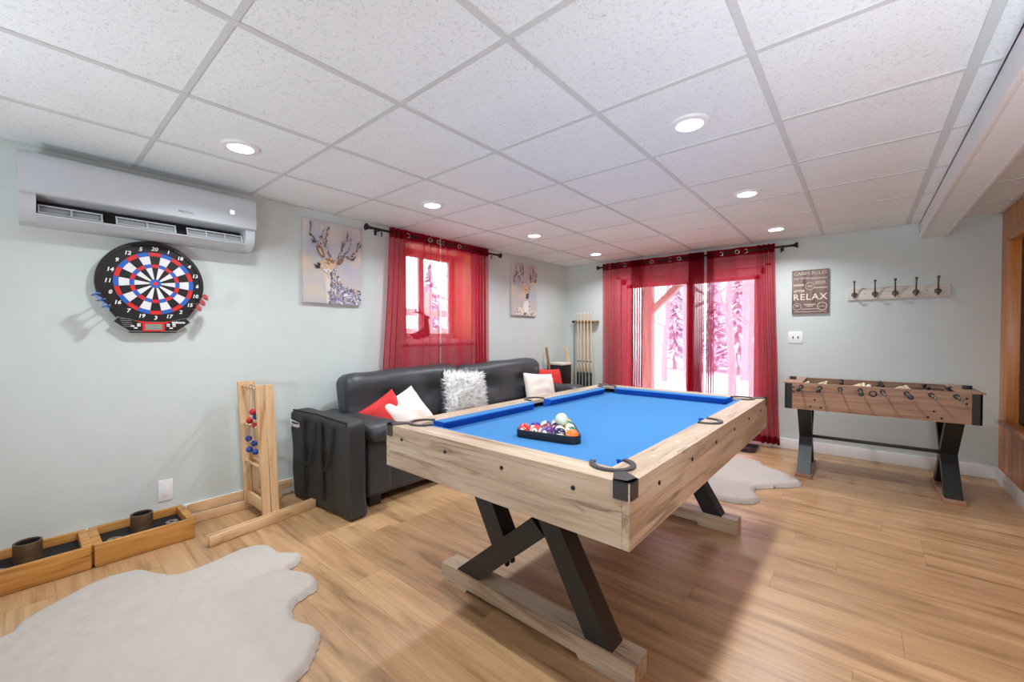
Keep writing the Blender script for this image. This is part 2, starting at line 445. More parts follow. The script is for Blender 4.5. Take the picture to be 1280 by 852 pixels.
for yy in gy[1:-1]:
    for a, b in list(zip(gx, gx[1:])) + [tuple(bx)]:
        MB().box((0, 0, 0), (b - a - .018, .022, .004)).build('cross_tee', M['tee'], ceiling, smooth=False, loc=((a + b) / 2, yy, ZC + .002))
for (a, b, c, d) in ((XL, XL + .02, YF, YB), (XL, .385, YB - .02, YB), (.547, XR, YB - .02, YB), (XR - .02, XR, YF, YB)):
    MB().box(((a + b) / 2, (c + d) / 2, ZC + .001), (b - a, d - c, .004)).build('wall_angle', M['tee'], ceiling, smooth=False)
# --- boxed beam under the ceiling
beam = MB().box((.466, (YF + YB) / 2, 2.112), (.158, YB - YF, .144)).build('trim_1', M['offwhite'], smooth=False)
tag(beam, 'white boxed beam running under the ceiling beside the wood panelled wall', kind='structure')
for xx in (.388, .544):
    MB().box((xx, (YF + YB) / 2, 2.06), (.024, YB - YF, .05), .004).build('corner_moulding', M['white'], beam)

# --- walls
def wall_with_hole(name, mat, axis, pos, thick, a0, a1, z0, z1, h0, h1, hz0, hz1):
    b = MB()
    def bx_(p0, p1, q0, q1):
        if p1 - p0 < 1e-4 or q1 - q0 < 1e-4: return
        if axis == 'X': b.box((pos - thick / 2, (p0 + p1) / 2, (q0 + q1) / 2), (thick, p1 - p0, q1 - q0))
        else: b.box(((p0 + p1) / 2, pos + thick / 2, (q0 + q1) / 2), (p1 - p0, thick, q1 - q0))
    bx_(a0, h0, z0, z1); bx_(h1, a1, z0, z1); bx_(h0, h1, z0, hz0); bx_(h0, h1, hz1, z1)
    return tag(b.build(name, mat, smooth=False), kind='structure')
WY0, WY1, WZ0, WZ1 = 2.36, 3.24, 1.14, 2.09
wl = wall_with_hole('wall_left', M['wall'], 'X', XL, .36, YF - .2, YB + .2, -.1, 2.35, WY0, WY1, WZ0, WZ1); wl['label'] = 'pale grey painted wall on the left'
DX0, DX1, DZ1 = -2.46, -.80, 1.93
wb = wall_with_hole('wall_back', M['wall'], 'Y', YB, .22, XL, XR + .2, -.1, 2.35, DX0, DX1, -.001, DZ1); wb['label'] = 'pale grey painted wall at the far end'
tag(MB().box(((XL + XR) / 2, YF - .06, 1.1), (XR - XL + .4, .12, 2.5)).build('wall_front', M['wall'], smooth=False), 'pale grey wall behind the viewer', kind='structure')
# right wall: boards on a backing, with an inner window
wr = wall_with_hole('wall_right', M['subfloor'], 'X', XR + .17, .15, YF - .2, YB + .1, -.1, 2.35, 3.3, 4.72, .54, 1.90)
wr['label'] = 'varnished vertical board wall on the right'
yy = YB
while yy > YF:
    w = .14; y0 = max(yy - w, YF)
    segs = [(0, 2.2)] if (y0 >= 4.72 or yy <= 3.3) else [(0, .53), (1.91, 2.2)]
    for z0, z1 in segs:
        MB().box((0, 0, 0), (.02, yy - y0 - .003, z1 - z0), .002, seg=1).build('board', M['panelling'], wr, smooth=False, loc=(XR + .01, (yy + y0) / 2, (z0 + z1) / 2))
    yy -= w
win2 = tag(MB().box((XR + .16, 4.01, 1.22), (.006, 1.42, 1.36)).build('window_2', M['darkglass'], smooth=False), 'dark inner window framed in varnished wood in the panelled wall', kind='structure')
for c, s in (((XR + .06, 4.735, 1.22), (.2, .03, 1.42)), ((XR + .06, 3.285, 1.22), (.2, .03, 1.42)), ((XR + .06, 4.01, 1.905), (.2, 1.48, .03))):
    MB().box(c, s, .003).build('frame_board', M['panelling'], win2)
for yq in (4.79,): MB().box((XR - .008, yq, 1.22), (.016, .09, 1.44), .003).build('casing', M['panelling'], win2)
MB().box((XR - .008, 4.01, 1.96), (.016, 1.65, .09), .003).build('casing', M['panelling'], win2)
MB().box((XR + .04, 4.04, .525), (.2, 1.62, .03), .006).build('window_sill', M['panelling'], win2)
tag(MB().box((XR + .6, 4.0, 1.1), (.05, 3.5, 2.4)).build('wall_hall', M['siding'], smooth=False), 'dim wall of the room behind the inner window', kind='structure')
# baseboards
def baseboard(name, c, s, lab):
    o = tag(MB().box(c, s, .006).build(name, M['white']), lab, kind='structure'); return o
baseboard('baseboard_left', (XL + .008, (YF + YB) / 2, .055), (.016, YB - YF, .11), 'white baseboard along the left wall')
baseboard('baseboard_back', ((DX1 + .06 + XR) / 2, YB - .008, .055), (XR - DX1 - .06, .016, .11), 'white baseboard along the far wall')
baseboard('baseboard_far', ((XL + DX0 - .06) / 2, YB - .008, .055), (DX0 - .06 - XL, .016, .11), 'white baseboard left of the glass door')
baseboard('baseboard_right', (XR - .009, (YF + YB) / 2, .055), (.018, YB - YF, .11), 'white baseboard along the panelled wall')
# window in the left wall
win = tag(MB().box((-3.655, 2.8, 1.175), (.05, .88, .07)).build('window_1', M['white'], smooth=False), 'recessed window behind the red sheer curtains on the left wall', kind='structure')
for c, s in (((-3.655, 2.8, 2.055), (.05, .88, .07)), ((-3.655, 2.40, 1.615), (.05, .08, .81)), ((-3.655, 3.215, 1.615), (.05, .05, .81))):
    MB().box(c, s, .004).build('window_frame', M['white'], win)
for yq, xq in ((2.80, -3.65), (2.80, -3.665)):
    MB().box((xq, yq, 1.615), (.03, .06, .81), .004).build('sash_stile', M['white'], win)
for y0, y1 in ((2.44, 2.77), (2.83, 3.19)): MB().box((-3.66, (y0 + y1) / 2, 1.615), (.006, y1 - y0, .81)).build('pane', M['glass'], win, smooth=False)
MB().box((-3.48, 2.8, 1.142), (.33, .878, .016), .003).build('window_sill', M['white'], win)
MB().box((-3.315, 2.8, 1.12), (.03, .96, .035), .003).build('apron', M['white'], win)
for c, s in (((-3.48, 3.235, 1.62), (.33, .012, .94)), ((-3.48, 2.366, 1.62), (.33, .012, .94)), ((-3.48, 2.8, 2.083), (.33, .87, .012))):
    MB().box(c, s).build('jamb', M['jamb'], win, smooth=False)
# sliding glass door in the back wall
dy = YB + .09
door = tag(MB().box(((DX0 + DX1) / 2, dy, .02), (DX1 - DX0, .12, .04)).build('door_1', M['white'], smooth=False), 'white framed sliding glass door behind the red sheer curtains', kind='structure')
for c, s in (((DX0 + .035, dy, .96), (.07, .13, 1.92)), ((DX1 - .025, dy, .96), (.05, .13, 1.92)), (((DX0 + DX1) / 2, dy, 1.89), (DX1 - DX0, .13, .08))):
    MB().box(c, s, .004).build('door_frame', M['white'], door)
for (x0, x1, yq) in ((DX0 + .07, -1.56, dy - .025), (-1.63, DX1 - .05, dy + .025)):
    f = MB()
    for c, s in (((x0 + .035, yq, .95), (.07, .04, 1.8)), ((x1 - .035, yq, .95), (.07, .04, 1.8)), (((x0 + x1) / 2, yq, 1.83), (x1 - x0, .04, .05)), (((x0 + x1) / 2, yq, .1), (x1 - x0, .04, .12))): f.box(c, s, .004)
    f = f.build('door_panel', M['white'], door)
    MB().box(((x0 + x1) / 2, yq, .98), (x1 - x0 - .14, .006, 1.66)).build('pane', M['glass'], f, smooth=False)
for c, s in (((DX0 - .035, YB - .01, .98), (.07, .02, 1.96)), ((DX1 + .03, YB - .01, .98), (.06, .02, 1.96)), (((DX0 + DX1) / 2, YB - .01, 1.97), (DX1 - DX0 + .13, .02, .08))):
    MB().box(c, s, .003).build('casing', M['white'], door)

# ================================================================== CEILING LIGHTS
def ceiling_light(x, y, label):
    t = thing('recessed_light', label, 'ceiling light', (x, y, ZC), 0, 'recessed ceiling lights')
    MB().lathe([(.058, -.006), (.06, -.009), (.082, -.006), (.086, 0), (.086, .004), (.058, .004)], 32).build('trim_ring', M['white'], t)
    MB().lathe([(0, -.0075), (.04, -.0075), (.059, -.006), (.059, .0)], 32).build('lens', M['lens'], t)
    ld = bpy.data.lights.new('lamp', 'AREA'); ld.shape = 'DISK'; ld.size = .115; ld.energy = LAMP_POWER; ld.color = LAMP_COL; ld.spread = rad(145)
    lo = bpy.data.objects.new('lamp', ld); C.objects.link(lo); lo.parent = t; lo.location = (0, 0, -.012)
for x, y, lab in ((-2.5, .76, 'ceiling light nearest the air conditioner'), (-2.5, 2.03, 'second ceiling light of the left row, in front of the window rod'),
                  (-2.5, 3.31, 'third ceiling light of the left row'), (-2.5, 4.56, 'ceiling light nearest the far left corner'),
                  (-.625, 2.03, 'large bright ceiling light above the pool table near the middle'), (-.625, 3.29, 'second ceiling light of the right row'),
                  (-.625, 4.57, 'ceiling light nearest the right end of the door curtain'),
                  (-.625, .76, 'ceiling light overhead, out of the picture')):
    ceiling_light(x, y, lab)

# fill lamps added out of view, aimed up to brighten the ceiling
def fill_lamp(x, y, aim, label):
    t = thing('added_fill_lamp', label, 'lamp stand', (x, y, 0), 0, 'added fill lamps out of view')
    b = MB().tube([(0, 0, .45), (0, 0, .98)], .012, 10)
    for k in range(3): b.tube([(0, 0, .5), (.28 * cos(k * 2.094), .28 * sin(k * 2.094), .01)], .010, 8)
    b.build('tripod', M['black'], t)
    mt = T((0, 0, 1.05)) @ align_z(aim)
    MB().lathe([(.05, -.09), (.07, -.06), (.16, .03), (.155, .03), (.06, -.05), (0, -.055)], 28, mt).build('reflector', M['black'], t)
    ld = bpy.data.lights.new('lamp', 'AREA'); ld.shape = 'DISK'; ld.size = .28; ld.energy = FILL_POWER; ld.color = FILL_COL
    lo = bpy.data.objects.new('lamp', ld); C.objects.link(lo); lo.parent = t
    lo.matrix_local = mt @ T((0, 0, .03)) @ R(PI, 'X')
fill_lamp(.40, .75, (-.2, 1.7, 1), 'added fill lamp on an unseen stand beside the viewer on the right')
fill_lamp(.10, -1.3, (-.4, 1.6, 1), 'added fill lamp on an unseen stand behind the viewer on the right')
fill_lamp(-1.9, -1.0, (-.1, 1.4, 1), 'added fill lamp on an unseen stand behind the viewer on the left')

# ================================================================== POOL TABLE
PT = Vector((-1.062, 2.082, 0)); PTR = rad(-.5)
pt = thing('pool_table', 'pool table with bright blue felt and pale driftwood body on black angled legs', 'pool table', PT, PTR)
HW, HL = .59, 1.01
def cutters(r, z0, z1):
    out = []
    for cx, cy in [(sx * (HW - .115), sy * (HL - .125)) for sx in (-1, 1) for sy in (-1, 1)] + [(-HW + .085, 0), (HW - .085, 0)]:
        c = MB().lathe([(0, z0), (r, z0), (r, z1), (0, z1)], 32).build('cutter', M['black'], loc=(cx, cy, 0), smooth=False); out.append(c)
    return out
def drop(cs):
    for c in cs: bpy.data.objects.remove(c)
# aprons
for sy in (-1, 1):
    MB().box((0, sy * (HL - .011), .688), (2 * HW - .046, .022, .168)).build('apron', M['drift'], pt, smooth=False)
for sx in (-1, 1):
    MB().box((sx * (HW - .011), 0, .688), (.022, 2 * HL, .168)).build('apron', M['drift_y'], pt, smooth=False)
MB().box((0, 0, .62), (2 * HW - .05, 2 * HL - .05, .02)).build('underside', M['legblack'], pt, smooth=False)
# rails (wood), mitred, with pocket cut-outs
RW = .107
cs = cutters(.058, .70, .85)
for sx in (-1, 1):
    o = MB().prism([(sx * HW, -HL), (sx * HW, HL), (sx * (HW - RW), HL - RW), (sx * (HW - RW), -HL + RW)], .7725, .79).build('rail', M['drift_y'], pt, smooth=False); boolean_cut(o, cs)
for sy in (-1, 1):
    o = MB().prism([(-HW, sy * HL), (HW, sy * HL), (HW - RW, sy * (HL - RW)), (-HW + RW, sy * (HL - RW))], .7725, .79).build('rail', M['drift'], pt, smooth=False); boolean_cut(o, cs)
bed = MB().box((0, 0, .734), (2 * HW - .06, 2 * HL - .06, .016)).build('bed_cloth', M['felt'], pt, smooth=False); boolean_cut(bed, cs); drop(cs)
# cushions, cut back at the pockets
def cushion(along, side, a0, a1):
    i = RW; prof = [(i - .004, .7895), (i + .018, .7885), (i + .038, .782), (i + .041, .777), (i + .020, .7425), (i - .004, .7425)]
    b = MB(); rows = []
    for off, z in prof:
        ins = (off - i) * .8
        p0, p1 = a0 + ins, a1 - ins
        if along == 'Y': rows.append([(side * (HW - off), p0, z), (side * (HW - off), p1, z)])
        else: rows.append([(p0, side * (HL - off), z), (p1, side * (HL - off), z)])
    b.grid(rows)
    b.poly([r[0] for r in rows]); b.poly([r[1] for r in rows])
    bmesh.ops.recalc_face_normals(b.bm, faces=b.bm.faces[:])
    for f in b.bm.faces: f.material_index = 1 if abs(f.normal.z) < .75 else 0  # steep faces get the felt with shade painted in
    b.build('cushion', [M['felt'], M['felt_shaded']], pt, smooth=False)
for s in (-1, 1):
    cushion('Y', s, -HL + .185, -.06); cushion('Y', s, .06, HL - .185); cushion('X', s, -HW + .175, HW - .175)
# pockets
for sx in (-1, 1):
    for sy in (-1, 1):
        cx, cy = sx * (HW - .115), sy * (HL - .125)
        ang = math.degrees(math.atan2(sy, sx))
        b = MB()
        o_ = arc(cx, cy, .072, ang - 128, ang + 128, 28); i_ = arc(cx, cy, .055, ang - 128, ang + 128, 28)
        b.prism(o_ + i_[::-1], .7905, .797)
        tr = b.build('pocket_trim', M['pocket'], pt)
        MB().prism(arc(cx, cy, .0576, ang - 112, ang + 112, 24) + arc(cx, cy, .0556, ang - 112, ang + 112, 24)[::-1], .741, .7905).build('pocket_wall', M['rubber'], pt)
        MB().lathe([(.0572, .741), (.0572, .70), (.05, .665), (0, .66)], 28).build('pocket_cup', M['rubber'], pt, loc=(cx, cy, 0))
        # black corner cap wrapping the outer corner
        X0, Y0 = sx * (HW + .004), sy * (HL + .004)
        g = .052; a1 = (X0 - sx * g, Y0); a2 = (X0, Y0 - sy * g)
        e1 = (cx + .066 * cos(rad(ang + 14 * sx * sy)), cy + .066 * sin(rad(ang + 14 * sx * sy))); e2 = (cx + .066 * cos(rad(ang - 14 * sx * sy)), cy + .066 * sin(rad(ang - 14 * sx * sy)))
        ch = .012; k1 = (X0 - sx * ch, Y0); k2 = (X0, Y0 - sy * ch)
        poly = [a1, k1, k2, a2, e2, e1]
        b = MB().prism(poly, .7885, .7945)
        b.prism([a1, k1, k2, a2, (a2[0] - sx * .008, a2[1]), (X0 - sx * .016, Y0 - sy * .016), (a1[0], a1[1] - sy * .008)], .742, .7945)
        b.build('corner_cap', M['pocket'], pt)
    cx = sx * (HW - .085)
    a = 0 if sx > 0 else 180
    b = MB().prism(arc(cx, 0, .072, a - 105, a + 105, 24) + arc(cx, 0, .055, a - 105, a + 105, 24)[::-1], .7905, .797)
    b.build('pocket_trim', M['pocket'], pt)
    MB().prism(arc(cx, 0, .0576, a - 95, a + 95, 20) + arc(cx, 0, .0556, a - 95, a + 95, 20)[::-1], .741, .7905).build('pocket_wall', M['rubber'], pt)
    MB().lathe([(.0572, .741), (.0572, .70), (.05, .665), (0, .66)], 28).build('pocket_cup', M['rubber'], pt, loc=(cx, 0, 0))
# rail sights and bolts
for sx in (-1, 1):
    for k in (-3, -2, -1, 1, 2, 3):
        MB().lathe([(0, .7905), (.006, .7905)], 10).build('sight', M['white'], pt, loc=(sx * (HW - .055), k * .235, 0))
    for k in range(6):
        yq = -.80 + k * .32
        MB().lathe([(0, 0), (.007, 0), (.007, .003), (0, .003)], 10, align_z((sx, 0, 0))).build('bolt', M['rubber'], pt, loc=(sx * HW, yq, .738))
for sy in (-1, 1):
    pass
    for xq in (-.47, -.18, .12, .41):
        MB().lathe([(0, 0), (.007, 0), (.007, .003), (0, .003)], 10, align_z((0, sy, 0))).build('bolt', M['rubber'], pt, loc=(xq, sy * HL, .738))
# leg frames
for sy in (-1, 1):
    y0, y1 = sorted((sy * .755, sy * .672)); yc = (y0 + y1) / 2
    b = MB().prism([(-.497, 0), (-.33, 0), (-.32, .018), (.27, .018), (.28, 0), (.497, 0), (.497, .083), (-.497, .083)], yc - .052, yc + .052, 'Y')
    b.build('foot', M['drift'], pt, smooth=False)
    MB().prism([(-.36, .606), (-.25, .606), (-.10, .333), (-.165, .262)], y0, y1, 'Y').build('leg', M['legblack'], pt, smooth=False)
    MB().prism([(-.397, .083), (-.252, .083), (.118, .40), (.05, .457)], y0 - .0015, y1 + .0015, 'Y').build('brace', M['legblack'], pt, smooth=False)
    MB().prism([(.0, .606), (.10, .606), (.41, .083), (.302, .083)], y0, y1, 'Y').build('leg', M['legblack'], pt, smooth=False)
    for xq, zq in ((-.115, .193), (-.085, .219)): MB().box((xq, yc, zq), (.014, .02, .02), .003).build('bolt', M['rubber'], pt)

def on_table(x, y, z=0): return Vector((x, y, z))
# --- ball rack and balls
RA = rad(9); RC = Vector((-1.055, 1.545, .743))
rk = thing('ball_rack', 'black triangular ball rack standing on the blue felt', 'ball rack', (RC.x, RC.y, .7425), RA)
BR = .0286
def tri(r, cr, n=5):
    # rounded triangle, apex +Y; r = inradius-like offset
    pts = []; Rr = r * 2
    for a in (-150, -30, 90):
        c = ((Rr - 2 * cr) * cos(rad(a)), (Rr - 2 * cr) * sin(rad(a)))
        pts += arc(c[0], c[1], cr, a - 60, a + 60, n)
    return pts
rin = 2 * BR * 4 / (2 * math.sqrt(3)) + BR + .001
MB().ring(tri(rin + .008, BR + .010), tri(rin, BR + .001), .001, .034).build('frame', M['black'], rk)
# balls
def ball_mat(name, rgb, stripe):
    t = NT(name); b = t.b; tc = t.add('ShaderNodeTexCoord'); sp = t.add('ShaderNodeSeparateXYZ'); t.link(tc.outputs['Object'], sp.inputs[0])
    def cmp(sock, th, op='LESS_THAN', ab=True):
        a = t.add('ShaderNodeMath', operation='ABSOLUTE'); t.link(sock, a.inputs[0])
        c = t.add('ShaderNodeMath', operation=op); t.link(a.outputs[0], c.inputs[0]); c.inputs[1].default_value = th; return c.outputs[0]
    ivory = s2l((240, 236, 222)); col = s2l(rgb)
    sn = t.noise(t.coords((1, 1, 1)), 150, 2, .5); star = t.ramp(sn, [(.62, (0, 0, 0, 1)), (.66, (1, 1, 1, 1))])
    colv = t.mix(star, col, ivory)
    if stripe: c1 = t.mix(cmp(sp.outputs[2], .0155), ivory, colv)
    else: c1 = colv
    dotm = cmp(sp.outputs[0], .0255, 'GREATER_THAN')
    c2 = t.mix(dotm, c1, ivory)
    dot2 = cmp(sp.outputs[0], .0281, 'GREATER_THAN'); c3 = t.mix(dot2, c2, (.02, .02, .02, 1))
    t.link(c3, b.inputs['Base Color']); b.inputs['Roughness'].default_value = .12; return t.m
cols = {'yellow': (232, 190, 40), 'blue': (40, 52, 150), 'red': (214, 46, 40), 'purple': (92, 40, 120), 'orange': (236, 120, 44), 'green': (24, 120, 88), 'maroon': (130, 30, 44), 'navy': (26, 30, 62)}
bm_ = {(k, s): ball_mat(('striped_' if s else 'solid_') + k + '_ball', v, s) for k, v in cols.items() for s in (0, 1)}
front = [('red', 0, 'red pool ball at the left end of the front row in the rack'), ('red', 1, 'red and white striped pool ball second in the front row'),
         ('purple', 0, 'purple pool ball in the middle of the front row'), ('navy', 1, 'white and navy striped pool ball fourth in the front row'), ('orange', 0, 'orange pool ball at the right end of the front row')]
second = [('blue', 0, 'blue pool ball behind the left pair of front balls'), ('maroon', 0, 'maroon pool ball second in the second row of the rack'), ('purple', 1, 'purple striped pool ball third in the second row of the rack'), ('green', 1, 'green and white striped pool ball behind the orange one')]
third = [('blue', 1, 'blue striped pool ball at the left of the third row'), ('navy', 0, 'black pool ball in the middle of the rack'), ('yellow', 1, 'yellow striped pool ball at the right of the third row')]
fourth = [('maroon', 1, 'maroon striped pool ball left of the pair near the rack tip'), ('green', 0, 'green pool ball right of the pair near the rack tip')]
fifth = [('yellow', 0, 'yellow pool ball at the far tip of the rack')]
y0 = -(rin - BR - .001)
for r_, rw in enumerate((front, second, third, fourth, fifth)):
    for k, (cn, st, lab) in enumerate(rw):
        px_ = (k - (len(rw) - 1) / 2) * 2 * BR; py_ = y0 + r_ * math.sqrt(3) * BR
        p = Matrix.Rotation(RA, 3, 'Z') @ Vector((px_, py_, 0)) + Vector((RC.x, RC.y, .7425 + BR))
        o = MB().sphere((0, 0, 0), BR, 24, 16).build('pool_ball', bm_[(cn, st)]); o.location = p
        o.rotation_euler = (random.uniform(0, 6), random.uniform(-.6, .6), random.uniform(-2.6, -1.2)); tag(o, lab, 'ball', 'pool balls in the rack')
px_, py_ = BR * 1.0, y0 + math.sqrt(3) * BR * 1.667
p = Matrix.Rotation(RA, 3, 'Z') @ Vector((px_ + BR * 0, py_, 0)) + Vector((RC.x, RC.y, .7425 + BR + 2 * BR * .8165))
o = MB().sphere((0, 0, 0), BR, 24, 16).build('pool_ball', plain('pale_green_white_ball', (206, 220, 196), .12, noise_amt=.2, noise_scale=26)); o.location = p
tag(o, 'pale greenish white ball sitting on top of the racked balls', 'ball')

# ================================================================== SOFA
sf = thing('sofa', 'black leather sofa bed with tufted back against the left wall', 'sofa', (XL, 1.5, 0))
SL = 2.86
def wr_(amp, sc_):
    def f(p, h): return p + Vector((mnoise.noise(p * sc_), mnoise.noise(p * sc_ + Vector((9, 0, 0))), mnoise.noise(p * sc_ + Vector((0, 9, 0))))) * amp
    return f
MB().rbox((.40, SL / 2, .22), (.68, SL - .08, .30), .02, 8, wr_(.004, 5)).build('base', M['leather'], sf)
for k, (a, b_) in enumerate(((.10, 1.275), (1.28, 2.58))):
    L = b_ - a; c = (a + b_) / 2
    def backfn(p, h, L=L, k=k):
        d = 0
        for u in (-.22, .22) if L > 1.2 else (-.2, .2):
            for w in (.02,):
                r2 = ((p.y - u * L) / .11) ** 2 + ((p.z - w) / .09) ** 2
                d += math.exp(-r2) * .05
        q = p.copy()
        if p.x > 0: q.x -= d; q.x += .03 * math.exp(-((p.z - .13) / .1) ** 2)
        q += Vector((mnoise.noise(p * 4), mnoise.noise(p * 4 + Vector((7, 0, 0))), mnoise.noise(p * 4 + Vector((0, 7, 0))))) * .012
        q += Vector((1, 0, 0)) * mnoise.noise(Vector((p.y * 3, p.z * 14, 0))) * .006
        q.z += .012 * sin(p.y / L * PI * 1.0)
        return q
    MB().rbox((0, 0, 0), (.23, L, .50), .085, 22, backfn, T((.235, c, .655)) @ R(rad(-10), 'Y')).build('backrest', M['leather'], sf)
    MB().rbox((.47, c, .37), (.56, L, .16), .055, 14, wr_(.012, 5)).build('seat_cushion', M['leather'], sf)
for yq in (.12, SL - .12):
    MB().rbox((.40, yq, .29), (.70, .20, .44), .03, 10, wr_(.006, 6)).build('arm', M['leather'], sf)
    MB().rbox((.43, yq, .525), (.80, .25, .15), .07, 14, wr_(.014, 9)).build('arm_pad', M['leather'], sf)
for xq in (.12, .68):
    for yq in (.1, SL - .1): MB().box((xq, yq, .037), (.07, .09, .075), .006).build('foot', M['black'], sf)
# --- pillows
def pillow(name, label, w, h, t, mat, loc, rot, n=18, seed=0, group='throw pillows on the sofa', quilt=False):
    b = MB()
    for sgn in (1, -1):
        rows = []
        for i in range(n + 1):
            u = -1 + 2 * i / n; r = []
            for j in range(n + 1):
                v = -1 + 2 * j / n
                k = max(0, (1 - u ** 4) * (1 - v ** 4)) ** .5 * (1 - .12 * (u * u + v * v))
                z = t / 2 * k * sgn
                z += mnoise.noise(Vector((u * 2 + seed, v * 2, sgn))) * .018 * k
                if quilt and sgn > 0: z -= .008 * k * max(0, 1 - abs(((u + v) * 3) % 1 - .5) * 8) + .008 * k * max(0, 1 - abs(((u - v) * 3) % 1 - .5) * 8)
                pin = 1 - .06 * (1 - abs(v) ** 2) * abs(u) ** 3; pin2 = 1 - .06 * (1 - abs(u) ** 2) * abs(v) ** 3
                r.append((u * w / 2 * pin, v * h / 2 * pin2, z))
            rows.append(r)
        b.grid(rows)
    bmesh.ops.remove_doubles(b.bm, verts=b.bm.verts[:], dist=.0005)
    bmesh.ops.recalc_face_normals(b.bm, faces=b.bm.faces[:])
    pts = [(v.co.copy(), v.normal.copy()) for v in b.bm.verts]
    tris = [([v.co.copy() for v in f.verts], f.normal.copy()) for f in b.bm.faces]
    o = b.build(name, mat, angle=1.4); o.location = loc; o.rotation_euler = rot
    tag(o, label, 'pillow', group); return o, tris
# orientation helper: local z faces the room (+X) with tilt back and spin in the plane
def pose(yaw, tilt, spin): return (R(yaw, 'Z') @ R(tilt, 'Y') @ LEFTW @ R(spin, 'Z')).to_euler()
pillow('throw_pillow', 'red pillow tilted on the near end of the sofa beside a cream pillow', .33, .33, .13, M['red_cloth'], (-2.84, 1.85, .55), pose(rad(-22), rad(-22), rad(32)), seed=2)
pillow('throw_pillow', 'smooth cream pillow leaning against the red one at the near end of the sofa', .36, .36, .12, M['cream_cloth'], (-2.79, 2.01, .565), pose(rad(-8), rad(-30), rad(24)), seed=5)
fp, tris = pillow('fur_pillow', 'shaggy white fur pillow at the middle of the sofa back', .44, .40, .14, M['fur'], (-2.87, 2.71, .635), pose(rad(-6), rad(-16), rad(-5)), seed=8)
smp = []
for q, nn in tris:
    for k in range(6):
        a_, b2_ = random.random(), random.random(); smp.append((q[0].lerp(q[1], a_).lerp(q[3 % len(q)].lerp(q[2], a_), b2_), nn))
fur_mesh('fur', smp, M['fur'], fp, .03, .07, .006, .65)
pillow('throw_pillow', 'quilted cream pillow in front of a red one at the far sofa end', .48, .36, .13, M['cream_cloth'], (-2.84, 3.87, .575), pose(rad(-6), rad(-18), rad(-6)), seed=11, quilt=True)
pillow('throw_pillow', 'red pillow behind the quilted cream one at the far end of the sofa', .46, .40, .13, M['red_cloth'], (-2.965, 4.25, .575), pose(rad(-4), rad(-14), rad(-4)), seed=14)

# ================================================================== CARRY BAG
bg = thing('carry_bag', 'black nylon carry bag with white logo and webbing handles leaning on the sofa arm', 'bag', (-2.855, 1.375, 0), rad(3.5))
def bagfn(p, h):
    q = p.copy(); t = (p.z + h.z) / (2 * h.z)
    q.x += .02 * (1 - t) * (1 if p.x > 0 else -.3)
    q.y += .012 * mnoise.noise(Vector((p.x * 5, p.z * 5, 1))) + .012 * mnoise.noise(Vector((p.x * 11 + p.z * 3, p.z * 2.2, 4)))
    if t > .9: q.z += .012 * mnoise.noise(Vector((p.x * 6, p.y * 6, 2)))
    q.z -= .03 * max(0, p.x / h.x) ** 2 * max(0, t - .4)
    q.y += -.02 * (t - .5)
    return q
MB().rbox((0, 0, .325), (.73, .145, .65), .035, 24, bagfn).build('bag_body', M['bag'], bg)
MB().tube([(-.345, -.062, .648), (0, -.066, .652), (.345, -.062, .635), (.352, -.058, .4), (.355, -.055, .03)], .005, 6).build('piping', M['strap'], bg)
hs = MB()
for x0 in (-.15, .07):
    rows = []
    for k in range(17):
        t = k / 16; xx = x0 + .09 * sin(t * PI * .9) * (1 if x0 < 0 else .6); zz = .60 - .30 * sin(t * PI); yy = -.085 - .025 * sin(t * PI)
        xx = x0 + .16 * t; rows.append([(xx - .014, yy, zz), (xx + .014, yy - .004, zz)])
    hs.grid(rows)
hs.build('handle', M['strap'], bg)
for x0 in (-.13, .10): MB().box((x0, -.083, .36), (.03, .004, .54), .001, R(rad(1.7), 'X')).build('webbing', M['strap'], bg)
text('logo', 'Triumph', .037, M['print_white'], bg, T((-.258, -.094, .55)) @ R(rad(-4), 'Y') @ BACKW, shear=.25, offset=.0012)
MB().prism([(x_ + .005, z_ + .006) for x_, z_ in [(-.335, .566), (-.33, .582), (-.27, .574), (-.20, .566), (-.26, .566), (-.318, .571), (-.312, .535), (-.322, .535)]], -.0935, -.0925, 'Y').build('logo_swoosh', M['print_white'], bg, smooth=False)

# ================================================================== LADDER TOSS
def ladder_stand(yoff, label, seedz):
    t = thing('ladder_toss_stand', label, 'game stand', (-3.05, 1.0 + yoff, 0), 0, 'ladder toss stands')
    for xq in (-.165, .165):
        zb = .06 if xq < 0 else .0
        MB().prism([(-.022, zb), (.022, zb), (-.008, .882), (-.060, .882)], xq - .01, xq + .01, 'X').build('upright', M['pine'], t, smooth=False)
    for zq in (.855, .60, .345):
        yq = -.034 * zq / .88
        r = MB().tube([(-.158, yq, zq), (.158, yq, zq)], .0095, 10).build('rung', M['pine_x'], t)
        if zq > .5:
            for k in range(5): MB().tube([(-.12 + k * .055, yq, zq), (-.111 + k * .055, yq, zq)], .0102, 10).build('band', M['ring_brown'], r)
    MB().box((0, -.004, .10), (.308, .018, .075), .003).build('crosspiece', M['pine_x'], t)
    bars = ((-.205, -.33, .30, .095, 0), (.206, -.33, .31, .031, 8)) if yoff == 0 else ((-.187, -.36, .22, .031, 0), (.186, -.34, .30, .036, 8))
    for xq, y0, y1, zq, dg_ in bars:
        mt = T((xq, -yoff, zq)) @ R(rad(dg_), 'Z')
        MB().box((0, (y0 + y1) / 2, 0), (.014, y1 - y0, .06), .003, mt).build('foot_bar', M['pine_y'], t)
    return t
ladder_stand(0, 'nearer of the two pale wooden ladder toss stands by the left wall', 0)
ladder_stand(.05, 'second pale wooden ladder toss stand set right behind the first', 1)
